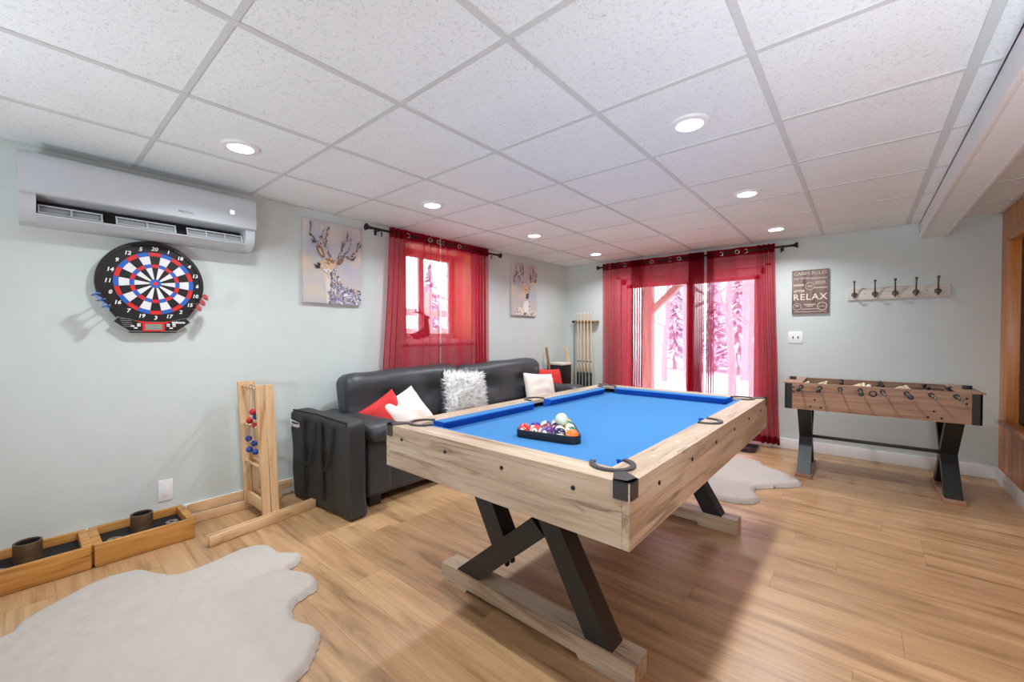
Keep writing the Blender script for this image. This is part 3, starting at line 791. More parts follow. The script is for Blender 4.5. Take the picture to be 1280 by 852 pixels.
def bolas(name, label, x, y, zr, m1, m2, drops):
    t = thing(name, label, 'toy', (x, y, zr), 0, 'bolas hung on the ladder rungs')
    (dx1, dz1), (dx2, dz2) = drops
    pts = [(dx1, -.012 , -dz1), (dx1 * .6, -.013, -dz1 * .4), (0, -.012, 0), (0, 0, .0125), (0, .012, 0), (dx2 * .6, .012, -dz2 * .4), (dx2, .012, -dz2)]
    MB().tube(pts, .0016, 5).build('cord', M['string'], t)
    for (dx, dz), mm, yy in (((dx1, dz1), m1, -.012), ((dx2, dz2), m2, .012)):
        MB().sphere((dx, yy, -dz), .0205, 18, 12).build('ball', mm, t)
bolas('bolas', 'red and blue bolas hanging from the top rung of the ladder stand', -2.985, .967, .855, M['ball_red'], M['ball_blue'], ((.008, .15), (-.006, .185)))
bolas('bolas', 'pair of red bolas balls resting just above the middle rung', -3.02, .967, .855, M['ball_red'], M['ball_red'], ((-.014, .212), (.018, .243)))
bolas('bolas', 'upper pair of blue bolas balls hung from the middle rung', -3.08, .977, .60, M['ball_blue'], M['ball_blue'], ((-.01, .085), (.018, .118)))
bolas('bolas', 'lower pair of blue bolas balls hung from the middle rung', -3.055, .977, .60, M['ball_blue'], M['ball_blue'], ((-.02, .155), (.012, .17)))

# ================================================================== WASHER TOSS BOXES
def toss_box(yc, label):
    t = thing('washer_toss_box', label, 'game box', (-3.155, yc, 0), 0, 'washer toss boxes')
    W, L, H, th = .31, .42, .118, .026
    MB().box((0, 0, .008), (W - .01, L - .01, .012)).build('base', M['boxpine'], t, smooth=False)
    MB().box((0, 0, .045), (W - 2 * th, L - 2 * th, .06)).build('mat', M['rubber'], t, smooth=False)
    for sx in (-1, 1): MB().box((sx * (W / 2 - th / 2), 0, H / 2 + .004), (th, L, H - .008), .003).build('side_board', M['boxpine'], t)
    for sy in (-1, 1): MB().box((0, sy * (L / 2 - th / 2), H / 2 + .004), (W - 2 * th - .001, th + .012, H - .009), .003).build('end_board', M['boxpine'], t)
    MB().lathe([(.040, .075), (.050, .075), (.051, .165), (.047, .167), (.043, .165), (.042, .08), (0, .08)], 28).build('cup', M['camo'], t, loc=(-.035, 0, 0))
    MB().lathe([(0, .082), (.0415, .082), (.0415, .16)], 28).build('cup_lining', M['rubber'], t, loc=(-.035, 0, 0))
    return t
toss_box(.443, 'honey pine washer toss box nearer the ladder stands')
toss_box(.012, 'honey pine washer toss box cut off by the left edge of the picture')
def washer(x, y, lab, tilt=(0, 0, 0)):
    o = MB().ring(arc(0, 0, .030, 0, 348.75, 31), arc(0, 0, .012, 0, 348.75, 31), 0, .004).build('washer', M['steel'])
    o.location = (x, y, .0755); o.rotation_euler = tilt; tag(o, lab, 'washer', 'metal washers in the toss boxes')
washer(-3.13, .32, 'steel washer lying left of the cup in the box nearer the ladder')
washer(-3.16, .575, 'steel washer lying right of the cup in the box nearer the ladder')
washer(-3.12, -.085, 'steel washer in the box at the left picture edge')

# ================================================================== RUGS
def rug(name, label, outline, height, seed, fur_n):
    # Catmull-Rom outline
    n = len(outline); P = []
    for i in range(n):
        p0, p1, p2, p3 = [Vector(outline[(i + k) % n]) for k in (-1, 0, 1, 2)]
        for s in range(8):
            t = s / 8
            P.append(.5 * ((2 * p1) + (-p0 + p2) * t + (2 * p0 - 5 * p1 + 4 * p2 - p3) * t * t + (-p0 + 3 * p1 - 3 * p2 + p3) * t ** 3))
    cx = sum(p.x for p in P) / len(P); cy = sum(p.y for p in P) / len(P)
    P = [Vector((p.x - cx, p.y - cy)) for p in P]
    def inside(x, y):
        c = False; j = len(P) - 1
        for i in range(len(P)):
            if (P[i].y > y) != (P[j].y > y) and x < (P[j].x - P[i].x) * (y - P[i].y) / (P[j].y - P[i].y) + P[i].x: c = not c
            j = i
        return c
    def dist(x, y):
        best = 9; q = Vector((x, y)); bp = None
        for i in range(len(P)):
            a, b = P[i], P[(i + 1) % len(P)]; ab = b - a
            t = max(0, min(1, (q - a).dot(ab) / max(1e-9, ab.length_squared))); pp = a + ab * t; d = (q - pp).length
            if d < best: best = d; bp = pp
        return best, bp
    g = .013; xs = [p.x for p in P]; ys = [p.y for p in P]
    nx = int((max(xs) - min(xs)) / g) + 2; ny = int((max(ys) - min(ys)) / g) + 2
    info = {}
    for i in range(nx):
        for j in range(ny):
            x, y = min(xs) - g / 2 + i * g, min(ys) - g / 2 + j * g
            info[i, j] = (x, y, inside(x, y))
    b = MB(); V = {}; samples = []
    def hgt(x, y, d):
        k = min(1, d / .032)
        return height * (1 - (1 - k) ** 3) + (.006 * mnoise.noise(Vector((x * 14, y * 14, seed))) + .004 * mnoise.noise(Vector((x * 40, y * 40, seed)))) * k + .002
    for i in range(nx - 1):
        for j in range(ny - 1):
            ks = [(i, j), (i + 1, j), (i + 1, j + 1), (i, j + 1)]
            if not any(info[k][2] for k in ks): continue
            f = []
            for k in ks:
                if k not in V:
                    x, y, ins = info[k]; d, bp = dist(x, y)
                    if not ins:
                        dv = Vector((x, y)) - bp; dv = dv.normalized() if dv.length > 1e-6 else dv; jj = random.uniform(-.002, .007)
                        V[k] = b.bm.verts.new((bp.x + dv.x * jj, bp.y + dv.y * jj, .003))
                    else:
                        z = hgt(x, y, d); V[k] = b.bm.verts.new((x, y, z))
                f.append(V[k])
            try: b.bm.faces.new(f)
            except ValueError: pass
    bmesh.ops.recalc_face_normals(b.bm, faces=b.bm.faces[:])
    tot = b.bm.faces[:]
    if sum(f.normal.z for f in tot) < 0: bmesh.ops.reverse_faces(b.bm, faces=tot)
    b.bm.normal_update()
    fl = [([v.co.copy() for v in f.verts], f.normal.copy()) for f in b.bm.faces]
    edge = [q for q in fl if dist(q[0][0].x, q[0][0].y)[0] < .035]
    root = b.build(name, M['rug'], angle=3); root.location = (cx, cy, 0)
    tag(root, label, 'rug', 'cream faux sheepskin rugs')
rug('sheepskin_rug', 'large cream faux sheepskin rug on the floor before the washer boxes',
    [(-2.65, .0), (-2.79, .22), (-2.755, .38), (-2.56, .50), (-2.60, .77), (-2.535, .885), (-2.40, .90), (-2.31, .965), (-2.235, .91), (-2.20, .86), (-2.06, .915), (-1.95, .885), (-1.905, .77), (-1.80, .725),
     (-1.66, .76), (-1.56, .70), (-1.48, .60), (-1.42, .35), (-1.50, .15), (-1.55, -.2), (-1.80, -.35), (-2.1, -.30), (-2.45, -.33), (-2.62, -.20), (-2.56, -.06)], .03, 1, 26000)
rug('sheepskin_rug', 'cream faux sheepskin rug lying between the pool table and the foosball table',
    [(-.60, 3.66), (-.37, 3.92), (-.385, 4.06), (-.52, 4.20), (-.66, 4.28), (-.70, 4.385), (-.90, 4.41), (-1.10, 4.40), (-1.35, 4.2), (-1.45, 3.9), (-1.35, 3.55), (-1.1, 3.35), (-.88, 3.31), (-.76, 3.24), (-.60, 3.29), (-.555, 3.42), (-.60, 3.52)], .03, 5, 14000)

# ================================================================== AIR CONDITIONER
ac = thing('air_conditioner', 'white wall mounted split air conditioner high on the left wall', 'air conditioner', (XL, .515, 0))
end = [(0, 1.765), (.135, 1.765), (.185, 1.80), (.205, 1.85), (.20, 1.905), (.20, 2.085), (.17, 2.095), (0, 2.095)]
mid = [(0, 1.765), (.135, 1.765), (.15, 1.775), (.09, 1.815), (.09, 1.885), (.20, 1.90), (.20, 2.085), (.17, 2.095), (0, 2.095)]
b = MB()
def xz_prism(b, poly, y0, y1): b.prism([(x, z) for x, z in poly], y0, y1, 'Y')
xz_prism(b, mid, -.455, .455); xz_prism(b, end, -.51, -.455); xz_prism(b, end, .455, .51)
b.build('body', M['ac'], ac)
MB().prism([(.20, 1.90), (.212, 1.893), (.222, 1.90), (.224, 1.96), (.222, 2.05), (.212, 2.085), (.19, 2.10), (.17, 2.10)], -.513, .513, 'Y').build('front_panel', M['ac'], ac, angle=.9)
MB().box((.094, 0, 1.85), (.004, .905, .066)).build('outlet', M['ac_in'], ac, smooth=False)
MB().prism([(.135, 1.766), (.185, 1.797), (.188, 1.803), (.178, 1.806), (.13, 1.775)], -.455, .455, 'Y').build('louver', M['ac'], ac, smooth=False)
for y0, y1, dv in ((-.45, -.215, 1), (-.165, .10, 1), (.15, .45, 2)):
    v = MB(); mt = T((.158, 0, 1.832)) @ R(rad(-24), 'Y')
    L = y1 - y0
    v.box((0, (y0 + y1) / 2, .022), (.008, L, .006), .001, mt); v.box((0, (y0 + y1) / 2, -.022), (.008, L, .006), .001, mt)
    for yq in [y0 + .004, y1 - .004] + [y0 + L * (i + 1) / (dv + 1) for i in range(dv)]: v.box((0, yq, 0), (.008, .006, .046), .001, mt)
    vv = v.build('vane', M['ac'], ac)
    MB().box((-.012, (y0 + y1) / 2, 0), (.003, L - .01, .04), 0, mt).build('vane_blade', M['grey'], vv, smooth=False)
text('badge', 'MRCOOL', .017, M['grey'], ac, T((.2245, .135, 1.932)) @ LEFTW, offset=.0006)
MB().box((.2235, .375, 1.985), (.002, .022, .022), .0).build('display', M['ac_led'], ac, smooth=False)

# ================================================================== DARTBOARD
db = thing('dartboard', 'electronic dartboard in black with red, white and blue segments on the left wall', 'dartboard', (XL, .523, 1.508))
TH = .046
outl = arc(0, 0, .25, -36, 216, 48)
outl = outl + [(-.105, -.297), (.105, -.297)]
MB().prism(outl, .004, TH, 'X').build('housing', M['db_black'], db)
ringo = arc(0, 0, .249, -36, 216, 48); ringi = arc(0, 0, .230, -36, 216, 48)
MB().prism(ringo + ringi[::-1], TH, TH + .008, 'X').build('rim', M['black'], db)
nums = [20, 1, 18, 4, 13, 6, 10, 15, 2, 17, 3, 19, 7, 16, 8, 11, 14, 9, 12, 5]
def sector(r0, r1, a0, a1, mm):
    k = 3
    MB().prism(arc(.010, 0, r1, a0, a1, k) + arc(.010, 0, r0, a0, a1, k)[::-1], TH, TH + .004, 'X').build('segment', mm, db, smooth=False)
for i, nmb in enumerate(nums):
    a = 90 - 18 * i; a0, a1 = a - 8.85, a + 8.85
    base = M['db_black'] if i % 2 == 0 else M['db_white']; rg = M['db_red'] if i % 2 == 0 else M['db_blue']
    sector(.164, .186, a0, a1, rg); sector(.117, .163, a0, a1, base); sector(.096, .116, a0, a1, rg); sector(.027, .095, a0, a1, base)
    text('number', str(nmb), .031, M['print_white'], db, T((TH + .004, .008 + .207 * cos(rad(a)), .207 * sin(rad(a)))) @ LEFTW, shear=.2, offset=.001)
MB().prism(arc(.010, 0, .0265, 0, 345, 23), TH, TH + .0045, 'X').build('bull', M['db_blue'], db)
MB().prism(arc(.010, 0, .0115, 0, 345, 23), TH, TH + .0055, 'X').build('bullseye', M['db_red'], db)
pan = [(-.165, -.215), (-.10, -.23), (.10, -.23), (.165, -.215), (.195, -.235), (.10, -.29), (-.10, -.29), (-.195, -.235)]
pan = [(-.160, -.203), (-.06, -.230), (.06, -.230), (.160, -.203), (.180, -.230), (.112, -.289), (-.112, -.289), (-.180, -.230)]
cp = MB().prism(pan, TH, TH + .003, 'X').build('control_panel', M['db_black'], db, smooth=False)
MB().ring([(y, z) for y, z in pan], [(y * .975, -.246 + (z + .246) * .93) for y, z in pan], TH + .003, TH + .004, LEFTW).build('panel_outline', M['grey'], cp, smooth=False)
MB().prism([(-.09, -.224), (-.03, -.232), (.03, -.232), (.09, -.224), (.052, -.240), (.052, -.288), (-.052, -.288), (-.052, -.240)], TH + .003, TH + .005, 'X').build('display_surround', M['db_red'], cp, smooth=False)
MB().prism([(-.04, -.244), (.04, -.244), (.04, -.279), (-.04, -.279)], TH + .005, TH + .006, 'X').build('display', M['lcd'], cp, smooth=False)
for yq, zq in ((-.068, -.245), (-.068, -.255), (-.096, -.257), (-.082, -.268), (.068, -.245), (.068, -.255), (.096, -.245), (.096, -.255), (.082, -.268)):
    MB().box((TH + .005, yq, zq), (.004, .017, .008), .002).build('button', M['print_white'], cp)
text('maker_text', 'unicorn', .021, M['print_white'], cp, T((TH + .004, .118, -.232)) @ LEFTW, offset=.001)
for k in range(5): MB().box((TH + .0035, -.128 + .004 * k, -.215 - .011 * k), (.001, .045, .0025)).build('print_line', M['grey'], cp, smooth=False)
def dart(y, z, mm, label, group, dyaw, dz_):
    t = thing('dart', label, 'dart', (XL + .035, y, z), 0, group)
    mt = align_z((1, dyaw, dz_))
    MB().tube([(0, 0, 0), (0, 0, .02), (0, 0, .05), (0, 0, .055)], [.001, .003, .003, .0022], 8, mt).build('barrel', M['steel'], t)
    MB().tube([(0, 0, .055), (0, 0, .095)], .002, 6, mt).build('shaft', M['black'], t)
    f = MB()
    for k in range(4): f.prism([(0, .075), (.017, .09), (.022, .118), (.008, .132), (0, .132)], -.0004, .0004, 'Y', mt @ R(k * PI / 2 + .4, 'Z'))
    f.build('flight', mm, t, smooth=False)
for k, (yy_, zz_) in enumerate(((.315, 1.415), (.335, 1.385), (.355, 1.352))):
    dart(yy_, zz_, M['flight_blue'], ('topmost', 'middle', 'lowest')[k] + ' of the three blue flighted darts left of the dartboard', 'blue darts', -.45, .06)
for k, (yy_, zz_) in enumerate(((.735, 1.43), (.72, 1.395), (.70, 1.36))):
    dart(yy_, zz_, M['flight_red'], ('topmost', 'middle', 'lowest')[k] + ' of the three red flighted darts right of the dartboard', 'red darts', .25, .06)

# ================================================================== CANVAS PICTURES
art_cols = [plain('paint_' + n, c, .8) for n, c in (('slate', (92, 96, 112)), ('lavender', (158, 160, 186)), ('brown', (150, 110, 88)), ('cream', (232, 222, 206)), ('peach', (222, 190, 156)), ('dark', (66, 58, 62)), ('rust', (176, 126, 84)), ('white', (236, 234, 232)))]
def canvas_mat():
    t = NT('washed_canvas'); v = t.coords((1, 1, 1)); n = t.noise(v, 3.2, 3, .5, .8)
    col = t.ramp(n, [(.32, s2l((176, 190, 212))), (.45, s2l((196, 194, 200))), (.55, s2l((206, 200, 194))), (.66, s2l((226, 206, 178)))])
    t.link(col, t.b.inputs['Base Color']); t.b.inputs['Roughness'].default_value = .85; t.bump(t.noise(v, 400, 2), .2, .001); return t.m
CM = canvas_mat()
def canvas(y0, y1, z0, z1, label, painter):
    w, h = y1 - y0, z1 - z0
    t = thing('canvas_picture', label, 'picture', (XL, (y0 + y1) / 2, (z0 + z1) / 2), 0, 'deer canvases on the left wall')
    MB().box((.016, 0, 0), (.03, w, h), .003).build('canvas', CM, t)
    b = MB(); lay = [.0315]
    def poly(pts, mi):
        lay[0] += .00002; b.mi = mi
        b.poly([(lay[0], (u - .5) * w, (v - .5) * h) for u, v in pts])
    painter(poly); o = b.build('painted_deer', art_cols, t, smooth=False)
def strokes(poly, path, wid, n, mis):
    for k in range(n):
        f = k / n * (len(path) - 1); i = int(f); a, b2 = Vector(path[i]), Vector(path[min(i + 1, len(path) - 1)]); p = a.lerp(b2, f - i)
        d = (b2 - a); d = d.normalized() if d.length > 0 else Vector((0, 1))
        ang = math.atan2(d.y, d.x) + random.uniform(-.7, .7); L = wid * random.uniform(.9, 2.0); W = wid * random.uniform(.25, .5)
        p = p + Vector((random.uniform(-1, 1), random.uniform(-1, 1))) * wid * .5
        e = Vector((cos(ang), sin(ang))) * L; s_ = Vector((-sin(ang), cos(ang))) * W
        poly([tuple(p - e), tuple(p - s_), tuple(p + e), tuple(p + s_)], random.choice(mis))
def inpoly(p, P):
    c = False; j = len(P) - 1
    for i in range(len(P)):
        if (P[i][1] > p[1]) != (P[j][1] > p[1]) and p[0] < (P[j][0] - P[i][0]) * (p[1] - P[i][1]) / (P[j][1] - P[i][1]) + P[i][0]: c = not c
        j = i
    return c
def scatter(poly, P, n, wid, mis):
    us = [p[0] for p in P]; vs = [p[1] for p in P]; k = 0
    while k < n:
        p = (random.uniform(min(us), max(us)), random.uniform(min(vs), max(vs)))
        if inpoly(p, P):
            k += 1; a = random.uniform(0, PI); L = wid * random.uniform(.5, 1.2); W = L * .45
            poly([(p[0] + L * cos(a + q), p[1] + L * sin(a + q)) if q in (0, PI) else (p[0] + W * cos(a + q), p[1] + W * sin(a + q)) for q in (0, PI / 2, PI, 3 * PI / 2)], random.choice(mis))
def deer_left(poly):
    body = [(.44, .44), (.54, .46), (.60, .30), (.70, .21), (.98, .19), (.98, .0), (.42, .0), (.40, .12), (.46, .28)]
    poly(body, 1); poly([(.36, .33), (.44, .30), (.42, .0), (.38, .0)], 3)
    scatter(poly, body, 340, .024, [0, 1, 1, 3, 7, 0, 4, 7, 2])
    head = [(.17, .47), (.20, .42), (.28, .43), (.38, .39), (.46, .40), (.54, .46), (.53, .53), (.44, .565), (.34, .545), (.27, .50)]
    poly(head, 4); poly([(.34, .545), (.44, .565), (.53, .53), (.50, .50), (.40, .51)], 6); poly([(.30, .41), (.40, .37), (.48, .41), (.40, .43)], 7)
    poly([(.17, .47), (.20, .415), (.26, .42), (.28, .48), (.24, .49)], 5); poly([(.375, .50), (.41, .515), (.44, .495), (.40, .48)], 5)
    poly([(.20, .68), (.25, .71), (.31, .66), (.35, .56), (.30, .555), (.23, .62)], 2); poly([(.23, .67), (.28, .66), (.32, .58), (.27, .60)], 4)
    poly([(.55, .50), (.59, .56), (.68, .61), (.67, .55), (.61, .49)], 2)
    scatter(poly, head, 16, .02, [4, 6, 3])
    for pth in ([(.45, .56), (.40, .64), (.35, .72), (.30, .84), (.34, .97)], [(.35, .72), (.38, .84), (.41, .96)], [(.35, .70), (.24, .73), (.14, .74)], [(.20, .74), (.10, .84), (.13, .97)], [(.24, .73), (.29, .80), (.31, .95)]):
        strokes(poly, pth, .022, 16, [0, 5, 1, 3, 2])
    for pth in ([(.55, .55), (.62, .64), (.66, .76), (.68, .93)], [(.64, .60), (.74, .68), (.80, .78), (.82, .93)], [(.66, .60), (.80, .62), (.92, .70), (.99, .80)], [(.74, .60), (.84, .58), (.96, .66)], [(.66, .74), (.74, .82), (.76, .94)], [(.82, .62), (.93, .76), (.97, .86)]):
        strokes(poly, pth, .022, 15, [0, 5, 1, 4, 2])
def deer_front(poly):
    body = [(.10, .03), (.98, .0), (.95, .08), (.74, .14), (.66, .30), (.48, .28), (.42, .18), (.20, .14)]
    poly(body, 3); scatter(poly, body, 80, .04, [0, 1, 3, 7, 5, 3])
    poly([(.44, .26), (.64, .30), (.62, .08), (.46, .06)], 7)
    head = [(.30, .60), (.40, .64), (.52, .58), (.64, .56), (.72, .53), (.66, .45), (.64, .34), (.54, .33), (.52, .42), (.42, .50)]
    poly(head, 4); scatter(poly, head, 22, .035, [4, 6, 4, 3]); poly([(.53, .33), (.64, .34), (.66, .44), (.54, .42)], 0); poly([(.54, .33), (.63, .33), (.62, .36), (.55, .36)], 5)
    for pth in ([(.42, .62), (.30, .70), (.16, .80), (.12, .94)], [(.30, .70), (.32, .84), (.28, .96)], [(.18, .76), (.06, .70), (.04, .62)], [(.22, .76), (.42, .82), (.40, .93)], [(.66, .58), (.80, .66), (.88, .80), (.84, .94)], [(.80, .66), (.96, .70), (.98, .84)], [(.78, .66), (.70, .78), (.72, .92)]):
        strokes(poly, pth, .04, 14, [0, 2, 1, 3, 4])
canvas(1.41, 1.892, 1.45, 2.10, 'canvas of a deer facing left, painted in pale blues and browns, left of the window', deer_left)
canvas(3.905, 4.41, 1.435, 2.10, 'canvas of a deer facing forward, on the left wall beyond the window', deer_front)

# ================================================================== PLATES
def plate(loc, mtx, w, h, label, toggles):
    t = thing('wall_plate', label, 'wall plate', loc)
    MB().box((0, 0, .003), (w, h, .006), .002, mtx).build('plate', M['white'], t)
    for u in toggles:
        MB().box((u, 0, .008), (.009, .022, .012), .002, mtx).build('toggle', M['bronze'], t)
    if not toggles: MB().box((0, 0, .0065), (w * .5, h * .6, .003), .001, mtx).build('insert', M['white'], t)
plate((XL, .575, .23), LEFTW, .072, .13, 'white blank wall plate low on the left wall above the toss boxes', ())
plate((-.525, YB, 1.165), BACKW, .125, .12, 'white double switch plate with dark toggles right of the door curtain', (-.022, .022))

# ================================================================== CURTAINS
def curtain_rod(name, label, p0, p1, wall_dir, brackets):
    t = thing(name, label, 'curtain rod', p0); d = Vector(p1) - Vector(p0); u = d.normalized(); L = d.length
    MB().tube([(0, 0, 0), tuple(d)], .011, 12).build('rod', M['bronze'], t)
    for base, sg in ((Vector((0, 0, 0)), -1), (d, 1)):
        MB().lathe([(0, -.002), (.014, 0), (.014, .012), (.011, .016), (.020, .03), (.032, .052), (.030, .058), (0, .06)], 6, T(base) @ align_z(u * sg)).build('finial', M['bronze'], t)
    for f in brackets:
        q = d * f; w = Vector(wall_dir)
        MB().tube([q, q + w * .5, q + w], .007, 8).tube([q + w - u * 0 + Vector((0, 0, -.03)), q + w + Vector((0, 0, .03))], .012, 8).tube([q + Vector((0, 0, -.014)), q + Vector((0, 0, -.06))], .006, 6).build('bracket', M['bronze'], t)
curtain_rod('curtain_rod', 'dark bronze curtain rod with flared finials over the left window', (XL + .10, 1.955, 2.112), (XL + .10, 3.555, 2.112), (-.10, 0, 0), (.06, .94))
curtain_rod('curtain_rod', 'long dark bronze curtain rod over the glass door', (-2.70, YB - .10, 2.098), (-.56, YB - .10, 2.098), (0, .10, 0), (.02, .55, .96))
def curtain(label, axis, base, segs, z0, z1, grom, flare=(0, 0), hem=True):
    """segs: (a0, a1, wavelength, amplitude) along the rod; base = coordinate of the rod plane"""
    path = []; ph = random.uniform(0, 6)
    for a0, a1, wl, am in segs:
        n = max(4, int((a1 - a0) / wl * 12))
        for k in range(n):
            a = a0 + (a1 - a0) * k / n; path.append((a, am, ph)); ph += 2 * PI * (a1 - a0) / n / wl
    path.append((segs[-1][1], segs[-1][3], ph))
    A0, A1 = segs[0][0], segs[-1][1]
    t = thing('sheer_curtain', label, 'curtain', (0, 0, 0), 0, 'red sheer curtains')
    def P(a, off, z): return (base + off, a, z) if axis == 'Y' else (a, base - off, z)
    def sheet(zs, lift=0, kk=1):
        rows = []
        for z in zs:
            d = max(0, (z1 - z) / (z1 - z0)); r = []
            for a, am, ph in path:
                aa = a + (flare[0] * (1 - (a - A0) / (A1 - A0)) + flare[1] * (a - A0) / (A1 - A0)) * d ** 1.3
                off = am * (.75 + .35 * d) * sin(ph) + .012 * d * mnoise.noise(Vector((aa * 5, z * 1.3, base)))
                aa += .010 * d * mnoise.noise(Vector((aa * 7, z * 1.7, 3)))
                r.append(P(aa, off + lift, z))
            rows.append(r)
        return rows
    nz = 14
    MB().grid(sheet([z1 - (z1 - z0) * k / nz for k in range(nz + 1)])).build('sheet', M['curtain'], t, angle=3)
    MB().grid(sheet([z1 + .001, z1 - .03, z1 - .06, z1 - .085], .003)).build('header', M['curtain2'], t, angle=3)
    if hem: MB().grid(sheet([z0 + .075, z0 + .04, z0 - .001], .003)).build('hem', M['curtain2'], t, angle=3)
    for g in grom:
        best = min(path, key=lambda q: abs(q[0] - g)); off = best[1] * .76 * sin(best[2])
        mt = T(P(g, off + .006, z1 - .045)) @ (LEFTW if axis == 'Y' else BACKW)
        prof = [(.020 + .006 * cos(2 * PI * k / 10), .003 * sin(2 * PI * k / 10)) for k in range(11)]
        MB().lathe(prof, 20, mt).build('grommet', M['nickel'], t)
curtain('red sheer curtain on the left half of the left window', 'Y', XL + .10, [(2.13, 2.27, .05, .03), (2.27, 2.50, .22, .018), (2.50, 2.60, .07, .02), (2.60, 2.715, .11, .016)], .16, 2.155, (2.32, 2.57, 2.68), (-.12, 0))
curtain('red sheer curtain on the right half of the left window', 'Y', XL + .10, [(2.722, 2.80, .07, .02), (2.80, 3.12, .2, .016), (3.12, 3.20, .08, .02), (3.20, 3.385, .045, .03)], .16, 2.155, (2.76, 2.955, 3.26), (0, .0))
curtain('red sheer curtain on the left half of the glass door', 'X', YB - .10, [(-2.67, -2.43, .075, .026), (-2.43, -2.27, .2, .012), (-2.27, -2.11, .03, .045), (-2.11, -1.56, .26, .02), (-1.56, -1.395, .02, .05)], .05, 2.14, (-2.58, -2.36, -2.0, -1.775, -1.67))
curtain('red sheer curtain on the right half of the glass door', 'X', YB - .10, [(-1.365, -1.29, .022, .045), (-1.29, -.86, .24, .02), (-.86, -.70, .045, .035)], .05, 2.14, (-1.215, -1.05, -.97), (0, .06))

# --- deer figurine on the window sill
dg = thing('deer_figurine', 'small seated deer figurine with antlers on the window sill behind the curtain', 'figurine', (-3.47, 2.68, 1.151))
skin('body', [(0, -.06, .055), (0, 0, .06), (0, .045, .09), (0, .052, .16), (0, .04, .215), (0, .065, .228), (0, .092, .222), (0, -.085, .03), (0, .07, .02), (0, .04, .02)],
     [(0, 1), (1, 2), (2, 3), (3, 4), (4, 5), (5, 6), (0, 7), (2, 8), (1, 9)], [.045, .05, .042, .030, .026, .026, .014, .02, .018, .02], M['deer_red'], dg, 2)
an = MB()
for s in (-1, 1):
    an.tube([(s * .008, .035, .235), (s * .02, .0, .262), (s * .035, -.045, .275), (s * .04, -.075, .325)], [.009, .008, .007, .004], 6)
    an.tube([(s * .022, -.004, .262), (s * .03, -.005, .30)], [.004, .002], 6); an.tube([(s * .034, -.035, .274), (s * .036, -.09, .275)], [.007, .004], 6)
    an.tube([(s * .015, .03, .23), (s * .035, .02, .25)], [.008, .003], 6)
an.build('antlers', M['deer_red'], dg)

# ================================================================== CUES IN THE CORNER
cr = thing('cue_rack', 'wall mounted wooden cue holder in the far left corner', 'cue rack', (-2.955, YB, 0))
MB().rbox((0, -.048, 1.375), (.36, .09, .035), .015, 4).build('holder_bar', M['cuerack'], cr)
cue_x = [-.10, -.052, .0, .055, .108]
for xx in cue_x: MB().tube([(xx - .018, -.092, 1.36), (xx - .018, -.11, 1.36), (xx + .018, -.11, 1.36), (xx + .018, -.092, 1.36)], .006, 6).build('clip', M['rubber'], cr)
MB().rbox((0, -.095, .035), (.36, .15, .07), .015, 4).build('base_block', M['cuerack'], cr)
cue0 = None
for k, xx in enumerate(cue_x):
    lab = ('first', 'second', 'third', 'fourth', 'fifth')[k] + ' pool cue from the left in the corner rack'
    loc = (-2.955 + xx, YB - .110, .071)
    if cue0 is None:
        cue0 = thing('pool_cue', lab, 'pool cue', loc, 0, 'pool cues in the corner rack')
        MB().tube([(0, 0, .76), (0, 0, 1.41)], [.0105, .0068], 10).build('shaft', M['cue'], cue0)
        MB().tube([(0, 0, .745), (0, 0, .76)], .0112, 10).build('joint_collar', M['rubber'], cue0)
        MB().tube([(0, 0, .60), (0, 0, .745)], [.0132, .011], 10).build('forearm', M['cue'], cue0)
        pts = MB()
        for q in range(4):
            a = q * PI / 2; pts.tube([(.0085 * cos(a), .0085 * sin(a), .56), (.0100 * cos(a), .0100 * sin(a), .725)], [.008, .0008], 6)
        pts.build('inlay_points', M['black'], cue0)
        MB().tube([(0, 0, .0), (0, 0, .60)], [.0155, .0130], 10).build('butt', M['black'], cue0)
        MB().tube([(0, 0, 1.41), (0, 0, 1.435)], [.007, .0062], 10).build('tip', M['print_white'], cue0)
    else: dup(cue0, loc, 0, lab)
br = thing('bridge_stick', 'slim grey bridge stick standing left of the pool cues', 'bridge stick', (-3.16, YB - .03, 0))
MB().tube([(0, 0, 0), (0, 0, 1.40)], .008, 8).build('pole', M['grey'], br)
MB().box((0, -.01, 1.38), (.07, .008, .03), .002).build('bridge_head', M['bronze'], br)

# --- folded game board with wooden legs in the corner
gb = thing('game_board', 'black and cream game board with two raised wooden legs standing in the far corner', 'game board', (-3.13, 4.70, 0), rad(-4))
MB().box((0, 0, .40), (.26, .20, .78), .006).build('board_body', M['black'], gb)
MB().box((0, 0, .805), (.27, .21, .03), .004).build('top_edge', M['cream_panel'], gb)
for xx, yy_ in ((-.045, -.115), (.115, .12)):
    mt = T((xx, yy_, .58)) @ R(rad(-11), 'Y')
    MB().box((0, 0, .22), (.035, .022, .46), .006, mt).build('leg', M['pine'] if xx > 0 else M['cuerack'], gb)

